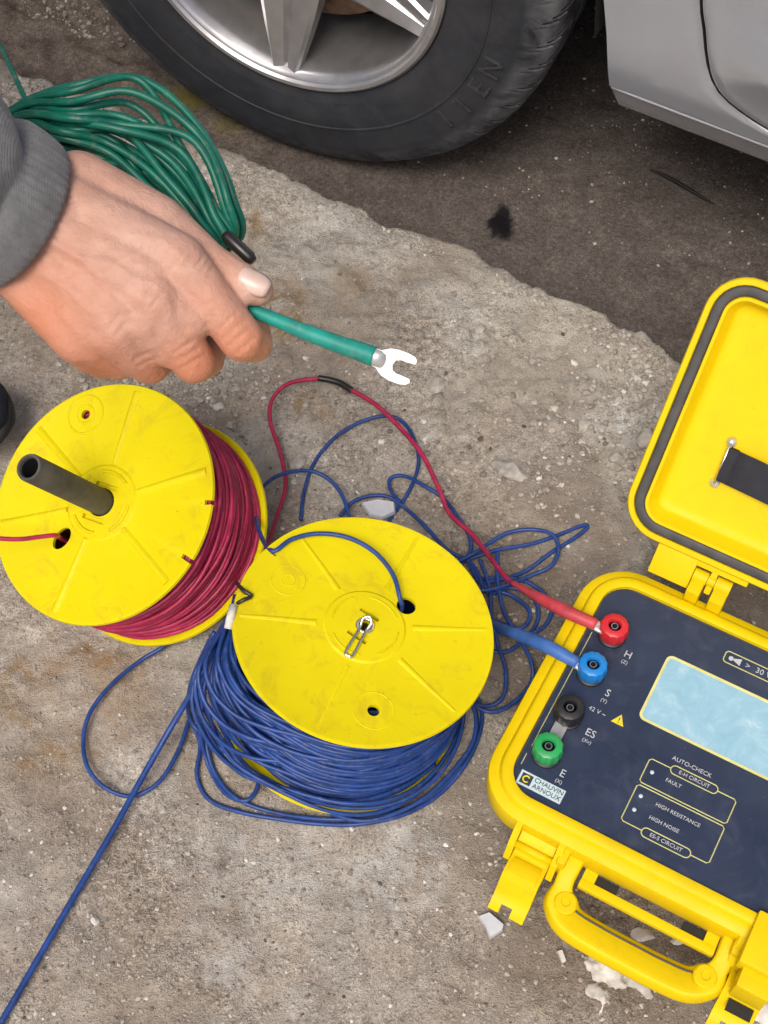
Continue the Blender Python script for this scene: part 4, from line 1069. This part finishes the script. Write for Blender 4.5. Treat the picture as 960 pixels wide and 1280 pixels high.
for xc in (0, RX):
    n = 24; V = []
    for y in (.02, .30):
        for k in range(n + 1):
            a = R(2 + 176 * k / n); V.append(Vector((xc + .372 * math.cos(a), y, ZC + .372 * math.sin(a))))
    F = [(k, k + 1, n + 2 + k, n + 1 + k) for k in range(n)] + [tuple(range(n + 1, 2 * n + 2))]
    mk('wheel_liner', (V, F), M['well'], car)
# wheels
def wheel(parent, Mw, tread, first):
    e = Mw
    # tyre profile: (radius, axial) with axial 0 = outer face, negative inwards (local z = outward)
    R0, r0, w = TR, RIMR, TW
    prof = [(r0 - .006, -.016), (r0 + .001, -.010), (r0 + .004, -.008), (r0 + .010, -.0065), (r0 + .016, -.0035), (r0 + .020, -.0032), (r0 + .030, -.0012), (r0 + .045, 0), (r0 + .0515, -.0004), (r0 + .0525, .0008), (r0 + .0545, .0008), (r0 + .0555, -.0006), (r0 + .068, -.001), (r0 + .085, -.0035), (r0 + .088, -.0035), (r0 + .1, -.008), (R0 - .020, -.013), (R0 - .012, -.019), (R0 - .006, -.027), (R0 - .002, -.038), (R0, -.052), (R0, -.060), (R0 - .007, -.061), (R0 - .007, -.067), (R0, -.068), (R0 + .0005, -w / 2 + .004), (R0 - .007, -w / 2 + .003), (R0 - .007, -w / 2 - .003), (R0 + .0005, -w / 2 - .004), (R0, -w + .068), (R0 - .007, -w + .067), (R0 - .007, -w + .061), (R0, -w + .060), (R0, -w + .052), (R0 - .003, -w + .036), (R0 - .012, -w + .019), (R0 - .03, -w + .010), (r0 + .05, -w), (r0, -w + .012)]
    seg = 960; V = []
    dustv = []
    for j, (r, z) in enumerate(prof):
        dn = 0.12 if r < R0 - .03 else (0.65 if r < R0 - .012 else 1.0)
        for k in range(seg):
            a = 2 * PI * k / seg; rr = r; 
            if 16 <= j <= 21:
                kk_ = (k + (abs(j - 21) if j < 24 else 0) ** 1.5) % 16
                if kk_ < 1.0: rr -= .0065 if j > 16 else .003
            if j in (24, 25, 28, 29):
                if (k + j) % 18 < 1.2: rr -= .005
            x, y = rr * math.cos(a), rr * math.sin(a)
            zz = z
            if y < -R0 + .005: y = -R0 + .005                     # flattened where it meets the road
            V.append(Vector((x, y, zz))); dustv.append(dn)
    F = [(j * seg + k, j * seg + (k + 1) % seg, (j + 1) * seg + (k + 1) % seg, (j + 1) * seg + k) for j in range(len(prof) - 1) for k in range(seg)]
    wh = mk('wheel', xf(lathe([(RIMR - .004, -.013), (RIMR + .0012, -.010), (RIMR + .0016, -.004), (RIMR - .0015, -.0015), (RIMR - .0060, -.002), (RIMR - .0085, -.0055), (RIMR - .0105, -.0060), (RIMR - .0140, -.010), (RIMR - .0170, -.022), (RIMR - .022, -.045), (RIMR - .026, -.10), (RIMR - .030, -.150), (RIMR - .02, -.165)], 128, False), Matrix.Identity(4)), M['alloy'], parent, True, 35)
    wh.matrix_local = Mw
    ty = mk('tyre', (V, F), M['tyre'], wh, True, 50)
    at_ = ty.data.attributes.new('dust', 'FLOAT', 'POINT'); at_.data.foreach_set('value', np.array(dustv, dtype=np.float32))
    # spokes
    sp_ang = [0, 72, 144, 216, 288]
    for a_ in sp_ang:
        secs_ = []
        for r, hw_, zt, th in ((.030, .046, -.030, .03), (.055, .044, -.026, .028), (.095, .0375, -.021, .026), (.135, .0290, -.016, .024), (.165, .0215, -.012, .022), (.180, .0180, -.010, .020), (.1895, .0165, -.009, .016)):
            secs_.append([Vector((r, -hw_, zt - th)), Vector((r, -hw_ * .98, zt - .004)), Vector((r, -hw_ * .80, zt)), Vector((r, -hw_ * .16, zt - .0045)), Vector((r, 0, zt - .0105)), Vector((r, hw_ * .16, zt - .0045)), Vector((r, hw_ * .80, zt)), Vector((r, hw_ * .98, zt - .004)), Vector((r, hw_, zt - th))])
        s_ = mk('spoke', xf(loft(secs_), Matrix.Rotation(R(a_ + SPA), 4, 'Z')), M['alloy'], wh, True, 30)
    mk('hub', lathe([(.062, -.05), (.060, -.030), (.050, -.026), (.032, -.026), (.030, -.022), (.012, -.020)], 40), M['alloy'], wh, True, 30)
    mk('brake_disc', lathe([(.075, -.075), (.142, -.075), (.142, -.10), (.075, -.10)], 64, False, True), M['rust'], wh, True, 30)
    mk('brake_caliper', xf(box(.08, -.05, -.115, .165, .05, -.06, .01), Matrix.Rotation(R(20), 4, 'Z')), M['well'], wh, True, 30)
    mk('brake_shield', lathe([(.172, -.118), (.001, -.118)], 48), M['well'], wh)
    if first:
        # raised sidewall lettering
        word = 'ITEN'
        for i, ch in enumerate(word):
            if ch == ' ': continue
            an = LETA + i * 7.5; rr = r0 + .073
            text(ch, 0, 0, .036, M['letter'], wh, ext=.0012, Mx=Matrix.Rotation(R(an), 4, 'Z') @ T(rr, 0, -.0012) @ Matrix.Rotation(R(90), 4, 'Z') @ Matrix.Diagonal((1, 1, 1, 1)), name='sidewall_letter')
    return wh
SPA, LETA = 0.0, -40.0
def wheel_frame(center, az):
    n = Vector((-math.sin(R(az)), -math.cos(R(az)), 0)); xh = Vector((math.cos(R(az)), -math.sin(R(az)), 0))
    return Km.inverted() @ frame_from(center, n, xh)
SPA = -92.0
wheel(car, wheel_frame(Vector((-0.118, 1.355, ZC)), 24.0), 0, True)
rc_ = Km @ Vector((RX, .0, ZC)); rc_.z = ZC
wheel(car, wheel_frame(rc_ - cout * .015, 30.0), 0, False)

# ================================================================== PERSON: arm reaching in from the left
HZ = 0.85
def hp3(u, v, dz=0.0): return dep(u, v, HZ - dz)
wrist_w = hp3(30, 270, 0)
person = empty('person', Vector((-0.85, 0.75, 0)), 'person in grey knit sweater reaching in with one hand holding a green lead', 'person')
Pinv = person.matrix_world.inverted() if False else Matrix.Translation((0.85, -0.75, 0))
caps = []
def C3(a, b, ra, rb): caps.append(capsule(Pinv @ hp3(*a), Pinv @ hp3(*b), ra, rb))
def chain(pts, rad):
    for i in range(len(pts) - 1): C3(pts[i], pts[i + 1], rad[i], rad[i + 1])
# forearm inside the sleeve, wrist
adir = (CR * (-.857 * .75) + CU * (.51 * .75) - CF * .66).normalized()
cuffc = hp3(20, 268, 0)
caps.append(capsule(Pinv @ (cuffc + adir * .20), Pinv @ hp3(20, 262, .002), .036, .031))
caps.append(capsule(Pinv @ hp3(20, 262, .002), Pinv @ hp3(75, 292, .002), .030, .026))
caps.append(capsule(Pinv @ hp3(35, 245, -.004), Pinv @ hp3(80, 262, -.004), .026, .022))
caps.append(capsule(Pinv @ hp3(5, 300, .0), Pinv @ hp3(45, 330, -.004), .024, .021))
# metacarpals
MCP = {'i': (224, 326, .010), 'm': (192, 374, .013), 'r': (148, 408, .008), 'p': (98, 424, -.002)}
C3((88, 262, .002), MCP['i'], .0200, .0160)
C3((72, 290, .006), MCP['m'], .0200, .0160)
C3((52, 318, .004), MCP['r'], .0195, .0158)
C3((30, 342, -.002), MCP['p'], .0190, .0155)
C3((70, 290, -.016), (160, 365, -.014), .020, .020)
C3((50, 330, -.016), (120, 405, -.018), .018, .017)
# thumb
chain([(98, 232, -.012), (196, 280, -.010), (262, 331, -.008), (310, 358, -.006)], [.0210, .0180, .0132, .0115])
C3((310, 358, -.006), (322, 363, -.008), .0115, .0098)
C3((224, 340, .006), (285, 400, -.002), .0150, .0130)
C3((205, 372, .008), (240, 400, .004), .0150, .0125)
C3((180, 400, .008), (212, 436, -.006), .0150, .0120)
C3((140, 415, .004), (168, 446, -.016), .0160, .0130)
C3((110, 425, -.002), (148, 450, -.024), .0150, .0125)
C3((110, 300, .006), (180, 345, .010), .0190, .0180)
C3((85, 320, .004), (150, 385, .008), .0190, .0180)
C3((60, 345, .0), (115, 410, .002), .0180, .0170)
C3((150, 290, -.008), (222, 318, -.004), .018, .0150)
# index
chain([MCP['i'], (266, 376, .004), (302, 424, -.006)], [.0160, .0135, .0138])
chain([(302, 424, -.006), (318, 430, -.018), (318, 412, -.032), (312, 396, -.036)], [.0135, .0115, .0100, .0088])
# middle
chain([MCP['m'], (220, 415, .002), (242, 452, -.012)], [.0158, .0138, .0135])
chain([(242, 452, -.012), (258, 450, -.032), (268, 425, -.046), (276, 405, -.046)], [.0132, .0112, .0098, .0088])
# ring
chain([MCP['r'], (168, 435, -.006), (186, 455, -.024)], [.0156, .0138, .0128])
chain([(186, 455, -.024), (206, 445, -.046), (228, 420, -.054)], [.0125, .0105, .009])
# little
chain([MCP['p'], (112, 440, -.016), (130, 452, -.032)], [.0150, .0130, .0115])
chain([(130, 452, -.032), (155, 440, -.050), (180, 415, -.056)], [.011, .0095, .008])
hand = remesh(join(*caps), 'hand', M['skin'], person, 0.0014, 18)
co = np.empty(len(hand.data.vertices) * 3); hand.data.vertices.foreach_get('co', co); co = co.reshape(-1, 3)
def near(p, rad):
    q = np.array(Pinv @ hp3(*p)); return np.exp(-(np.linalg.norm(co - q, axis=1) / rad) ** 2)
# veins, tendons and knuckle creases worked into the surface
nrm = np.empty(len(co) * 3); hand.data.vertices.foreach_get('normal', nrm); nrm = nrm.reshape(-1, 3)
wc = co - np.array(Pinv.translation); q = wc - np.array(CC); zc = q @ np.array(CF)
pu = 480 + FPX * (q @ np.array(CR)) / zc; pv = 640 - FPX * (q @ np.array(CU)) / zc
face = np.clip((nrm * -q / np.linalg.norm(q, axis=1)[:, None]).sum(1) * 1.6, 0, 1)
def segd(ax_, ay_, bx_, by_):
    dx, dy = bx_ - ax_, by_ - ay_; t_ = np.clip(((pu - ax_) * dx + (pv - ay_) * dy) / (dx * dx + dy * dy), 0, 1)
    return np.hypot(pu - ax_ - t_ * dx, pv - ay_ - t_ * dy)
disp = np.zeros(len(co))
for line, w_, h_ in (([(62, 300), (100, 322), (140, 330), (178, 352), (205, 352)], 5, .0008), ([(100, 322), (128, 352), (140, 378), (172, 398)], 4.5, .0007), ([(50, 340), (92, 366), (118, 392)], 5, .0007), ([(105, 272), (150, 292), (200, 300), (232, 322)], 5, .0006), ([(140, 330), (170, 318), (200, 300)], 4, .0006), ([(80, 280), (200, 335)], 9, .0006), ([(75, 310), (175, 372)], 9, .0006), ([(60, 335), (135, 405)], 9, .0006)):
    dd = np.min([segd(*line[k], *line[k + 1]) for k in range(len(line) - 1)], axis=0); disp += h_ * np.exp(-(dd / w_) ** 2)
for cx_, cy_, px_, py_, hl in ((284, 402, .76, -.65, 15), (292, 412, .76, -.65, 18), (300, 421, .76, -.65, 18), (308, 431, .76, -.65, 15), (229, 434, .85, -.52, 14), (235, 443, .85, -.52, 16), (241, 452, .85, -.52, 15), (180, 444, .9, -.43, 13), (186, 452, .9, -.43, 13), (252, 324, -.53, .85, 12), (259, 329, -.53, .85, 13), (266, 333, -.53, .85, 12), (210, 318, -.6, .8, 12), (222, 326, -.6, .8, 12), (186, 366, -.6, .8, 11), (196, 376, -.6, .8, 11), (142, 402, -.6, .8, 11), (150, 412, -.6, .8, 11)):
    dd = segd(cx_ - px_ * hl, cy_ - py_ * hl, cx_ + px_ * hl, cy_ + py_ * hl); disp -= .0006 * np.exp(-(dd / 2.6) ** 2)
disp += (fbm(pu / 40, pv / 40, 3.0, 4) - .5) * .0011
hand.data.vertices.foreach_set('co', (co + nrm * (disp * face)[:, None]).reshape(-1)); hand.data.update()
rud_bounce = np.zeros(len(co))  # knuckle redness together with painted bounce light along the lower hand
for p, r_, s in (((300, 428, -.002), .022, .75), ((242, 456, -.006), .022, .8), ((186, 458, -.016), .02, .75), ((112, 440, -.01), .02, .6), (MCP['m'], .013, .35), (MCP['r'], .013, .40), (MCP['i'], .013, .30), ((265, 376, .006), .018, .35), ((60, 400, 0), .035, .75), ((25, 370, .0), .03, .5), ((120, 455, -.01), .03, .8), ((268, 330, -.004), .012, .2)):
    rud_bounce = np.maximum(rud_bounce, near(p, r_) * s)
pal_lit = np.maximum(near((322, 360, .004), .013) * .55, near((190, 290, .012), .03) * .22)  # painted light: lit thumb tip and upper back of the hand
for an, val in (('ruddy_bounce', np.clip(rud_bounce, 0, 1)), ('pale', np.clip(pal_lit, 0, 1))):
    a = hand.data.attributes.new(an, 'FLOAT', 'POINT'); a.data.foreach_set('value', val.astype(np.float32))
# thumb nail: a shallow shield sitting on the thumb tip
tdir = (hp3(326, 365, -.008) - hp3(262, 334, -.008)).normalized(); tc = hp3(312, 357, -.006)
tn = (-CF * .92 + CU * .32); tn = (tn - tdir * tn.dot(tdir)).normalized(); ts = tdir.cross(tn)
V, F = [], []
for i in range(9):
    q = i / 8 * 2 - 1
    for j in range(9):
        s = j / 8 * 2 - 1; wv_ = .0098 * (1 - .35 * max(0, q) ** 3 - .12 * max(0, -q) ** 2)
        ang = s * .95; V.append(Pinv @ (tc + tdir * (q * .0105 + .002) + ts * (math.sin(ang) * wv_) + tn * (.0112 * math.cos(ang) + .0004 - .0012 * max(0, q) ** 2 - (.0016 if q < -.8 else 0))))
for i in range(8):
    for j in range(8): F.append((i * 9 + j, i * 9 + j + 1, (i + 1) * 9 + j + 1, (i + 1) * 9 + j))
o = mk('thumbnail', (V, F), M['nail'], person)
sm = o.modifiers.new('s', 'SOLIDIFY'); sm.thickness = .0007; evaluated(o)

# sleeve: sweater arm with a ribbed cuff, drawn up to the shoulder
def ring_tube(cs, axd, rads, seg, fold, name, mat, parent, thick=.003):
    V, F = [], []
    x = axd.cross(Vector((0, 0, 1))).normalized(); y = axd.cross(x).normalized()
    for i, (c, r_) in enumerate(zip(cs, rads)):
        for k in range(seg):
            a = 2 * PI * k / seg; q = fold(i, a); V.append(Pinv @ (c + x * ((r_ + q) * math.cos(a)) + y * ((r_ + q) * math.sin(a) * .92)))
    for i in range(len(cs) - 1):
        for k in range(seg): F.append((i * seg + k, i * seg + (k + 1) % seg, (i + 1) * seg + (k + 1) % seg, (i + 1) * seg + k))
    o = mk(name, (V, F), mat, parent)
    s = o.modifiers.new('s', 'SOLIDIFY'); s.thickness = thick; s.offset = -1; evaluated(o); return o
PADD = .003
prof = [(-.004, .0435), (-.003, .0462), (0, .0478), (.004, .0486), (.010, .0490), (.017, .0488), (.0225, .0482), (.0255, .0462), (.0285, .0438), (.0310, .0450), (.0350, .0485), (.041, .0515), (.052, .0535), (.068, .0545), (.085, .0550), (.105, .0555), (.13, .0555), (.16, .0560), (.20, .0565), (.24, .058), (.28, .060)]
elb = cuffc + adir * .28
def fold(i, a):
    s = prof[i][0]
    if s < .027: return .0008 * math.cos(a * 56)
    return .0030 * math.sin(a * 3 + s * 60) * min(1, (s - .027) / .02) + .0022 * math.sin(a * 5 - s * 95 + 1)
slv = ring_tube([cuffc + adir * s for s, _ in prof], adir, [r_ + PADD for _, r_ in prof], 192, fold, 'sleeve', M['knit'], person)
# the rest of the sweater, trousers, shoe and head, outside the picture to the left
L = lambda p: Pinv @ Vector(p)
shd = Vector((-.66, .62, 1.10))
sw = [capsule(Pinv @ (elb - adir * .02), Pinv @ elb, .058, .060), capsule(Pinv @ elb, Pinv @ shd, .060, .075), capsule(Pinv @ shd, L((-.80, .74, 1.12)), .085, .10), capsule(L((-.80, .74, 1.12)), L((-.78, 1.00, 1.10)), .10, .085), capsule(L((-.80, .80, 1.06)), L((-1.10, .84, .84)), .15, .16), capsule(L((-.82, .92, 1.04)), L((-1.10, .94, .84)), .14, .15), capsule(L((-.78, 1.00, 1.10)), L((-.66, 1.12, .88)), .075, .055), capsule(L((-.66, 1.12, .88)), L((-.62, 1.02, .70)), .052, .045)]
remesh(join(*sw), 'sweater', M['knit'], person, .012, 6)
foot = at(-36, 540, .03)
tr = [capsule(L((-1.12, .80, .80)), L((-.74, .84, .52)), .10, .075), capsule(L((-.74, .84, .52)), L((foot.x - .16, foot.y - .01, .10)), .072, .055), capsule(L((-1.12, .98, .80)), L((-.86, 1.08, .46)), .10, .075), capsule(L((-.86, 1.08, .46)), L((-1.05, 1.06, .08)), .072, .055)]
remesh(join(*tr), 'trousers', M['navy'], person, .010, 6)
def shoe(tip, heel):
    d = (tip - heel); d.z = 0; d.normalize(); s = Vector((-d.y, d.x, 0)); Ls = .27
    cp = []
    for q, h, w in ((0, .036, .034), (.25, .050, .032), (.5, .040, .035), (.75, .030, .038), (.93, .022, .026)):
        c = tip - d * (Ls * (1 - q)); cp.append((Pinv @ (c + Vector((0, 0, h * .5 + .012))), h, w))
    parts = []
    for i in range(len(cp) - 1):
        parts.append(capsule(cp[i][0], cp[i + 1][0], min(cp[i][1], cp[i][2]) * .95, min(cp[i + 1][1], cp[i + 1][2]) * .95))
        for sg in (-1, 1): parts.append(capsule(cp[i][0] + s * sg * cp[i][2] * .4, cp[i + 1][0] + s * sg * cp[i + 1][2] * .4, .024, .022))
    u_ = remesh(join(*parts), 'shoe', M['navy'], person, .004, 5)
    pts = [(Pinv @ (tip - d * (Ls * (1 - q)) + Vector((0, 0, .008)))) for q in (-.10, .1, .3, .55, .8, .95, 1.02)]
    mk('sole', tube(spline(pts, 4), 0, 20, False, [(w, .011) for w in np.interp(np.linspace(0, 1, 25), [0, .12, .35, .6, .85, 1], [.02, .038, .036, .046, .042, .012])], Vector((0, 0, 1))), M['sole'], u_)
shoe(at(12, 522, .035), at(12, 522, .035) + Vector((-.25, -.03, 0)))
shoe(Vector((-.92, 1.10, .0)), Vector((-1.15, 1.06, .0)))
hd = Vector((-.58, .80, 1.33))
head = remesh(join(capsule(L(hd + Vector((-.02, 0, .02))), L(hd + Vector((.015, 0, -.03))), .092, .072), capsule(L(hd + Vector((-.05, .02, -.06))), L((-.74, .86, 1.16)), .055, .062), capsule(L(hd + Vector((.085, 0, -.02))), L(hd + Vector((.095, 0, -.045))), .010, .016), capsule(L(hd + Vector((-.01, .085, -.01))), L(hd + Vector((-.015, .088, -.045))), .018, .012), capsule(L(hd + Vector((-.01, -.085, -.01))), L(hd + Vector((-.015, -.088, -.045))), .018, .012), capsule(L(hd + Vector((.06, -.02, -.085))), L(hd + Vector((.06, .02, -.085))), .022, .022)), 'head', M['skin'], person, .006, 4)
remesh(join(capsule(L(hd + Vector((-.035, 0, .045))), L(hd + Vector((-.055, 0, -.01))), .096, .088), capsule(L(hd + Vector((.02, 0, .075))), L(hd + Vector((-.03, 0, .06))), .062, .08)), 'hair', M['hair'], person, .006, 3)
for sy in (-.032, .032):
    mk('eye', xf(rock(.012, 2, 0, 1, 1), Matrix.Translation(L(hd + Vector((.078, sy, .005))))), M['white'], head)

# ================================================================== GREEN LEAD in the hand
gempty = hp3(200, 300, -.04)
green = empty('green_cable', Matrix.Translation(gempty), 'green test lead coiled in the hand with a silver fork lug on its end', 'cable')
Ginv = Matrix.Translation(-gempty)
inn = [(262, 330), (240, 285), (186, 230), (122, 200), (72, 182), (20, 165), (-35, 215), (0, 320), (120, 350)]
out = [(286, 308), (288, 246), (252, 160), (178, 98), (92, 112), (25, 128), (-60, 200), (-10, 330), (120, 365)]
r5 = random.Random(12); strands = []
NS = 22
for k in range(NS):
    q = (k / (NS - 1)) ** 1.7 * .88; pts = []
    dz0 = -.026 - .020 * r5.random() - .012 * (1 - q)
    if k == NS - 1: q = 1.0
    if k == NS - 2: q = .86
    cross = r5.uniform(-.22, .22)
    for i, (a_, b_) in enumerate(zip(inn, out)):
        qq = min(1.04, max(-.04, q + cross * (1 if i in (3, 4, 5) else (-.6 if i in (1, 2) else 0)) * (.35 if k > NS - 3 else 1)))
        jx, jy = r5.uniform(-4, 4), r5.uniform(-4, 4)
        d_ = dz0 + r5.uniform(-.006, .006) - (.026 if i >= 5 else 0) - (.010 if i == 0 else 0)
        pts.append(Ginv @ hp3(a_[0] + (b_[0] - a_[0]) * qq + jx, a_[1] + (b_[1] - a_[1]) * qq + jy, d_))
    strands.append(tube(spline(pts, 9, True), .0026, 7, True))
mk('coil', join(*strands), M['green'], green)
mk('trailing_end', tube(spline([Ginv @ hp3(60, 165, -.05), Ginv @ hp3(34, 128, -.07), Ginv @ hp3(12, 82, -.10), Ginv @ hp3(-6, 48, -.14), Ginv @ hp3(-70, -40, -.20), Ginv @ hp3(-200, -60, -.1)], 6), .0017, 7), M['green'], green)
mk('black_plug', tube([Ginv @ hp3(280, 292, -.022), Ginv @ hp3(284, 296, -.022), Ginv @ hp3(312, 322, -.022), Ginv @ hp3(317, 327, -.022)], [.0026, .0042, .0040, .0026], 12), M['tape'], green)
sl = [(296, 381, -.017), (318, 389, -.015), (350, 402, -.013), (395, 420, -.010), (440, 436, -.008), (468, 446, -.006)]
mk('heat_shrink_sleeve', tube(spline([Ginv @ hp3(*p) for p in sl], 5), [float(np.interp(k, [0, 6, 14, 22, 25], [.0036, .0040, .0048, .0059, .0062])) for k in range(26)], 16), M['teal'], green)
mk('inner_wire', tube(spline([Ginv @ hp3(*p) for p in ((180, 345, -.04), (230, 360, -.034), (265, 370, -.026), (300, 383, -.017))], 5), .003, 8), M['green'], green)
# fork lug: flat tin plate with a U mouth
fo = hp3(466, 445, -.006); fd = (hp3(520, 466, -.004) - fo).normalized(); fnn = (-CF * .95 - CU * .3); fnn = (fnn - fd * fnn.dot(fd)).normalized(); fs = fnn.cross(fd)
outl = [(0, .0052), (.004, .0056), (.009, .0088), (.014, .0098), (.020, .0098), (.0245, .0088), (.0262, .0068), (.0255, .0046), (.021, .0042), (.017, .0042), (.0142, .0030), (.0132, 0)]
outl += [(x, -y) for x, y in outl[-2::-1]]
V = []
for h in (-.0012, .0012):
    for x, y in outl: V.append(Ginv @ (fo + fd * x + fs * y + fnn * (h + .0015 * math.sin(x / .026 * PI))))
n = len(outl); F = [(k, (k + 1) % n, n + (k + 1) % n, n + k) for k in range(n)]
F += [tuple(range(n)), tuple(range(n, 2 * n))]
mk('fork_lug', (V, F), M['tin'], green, True, 30)
mk('lug_barrel', tube([Ginv @ (fo - fd * .004), Ginv @ (fo + fd * .004), Ginv @ (fo + fd * .0095)], 0, 14, False, [(.0054, .0054), (.0056, .0048), (.0062, .0018)], fnn), M['tin'], green)
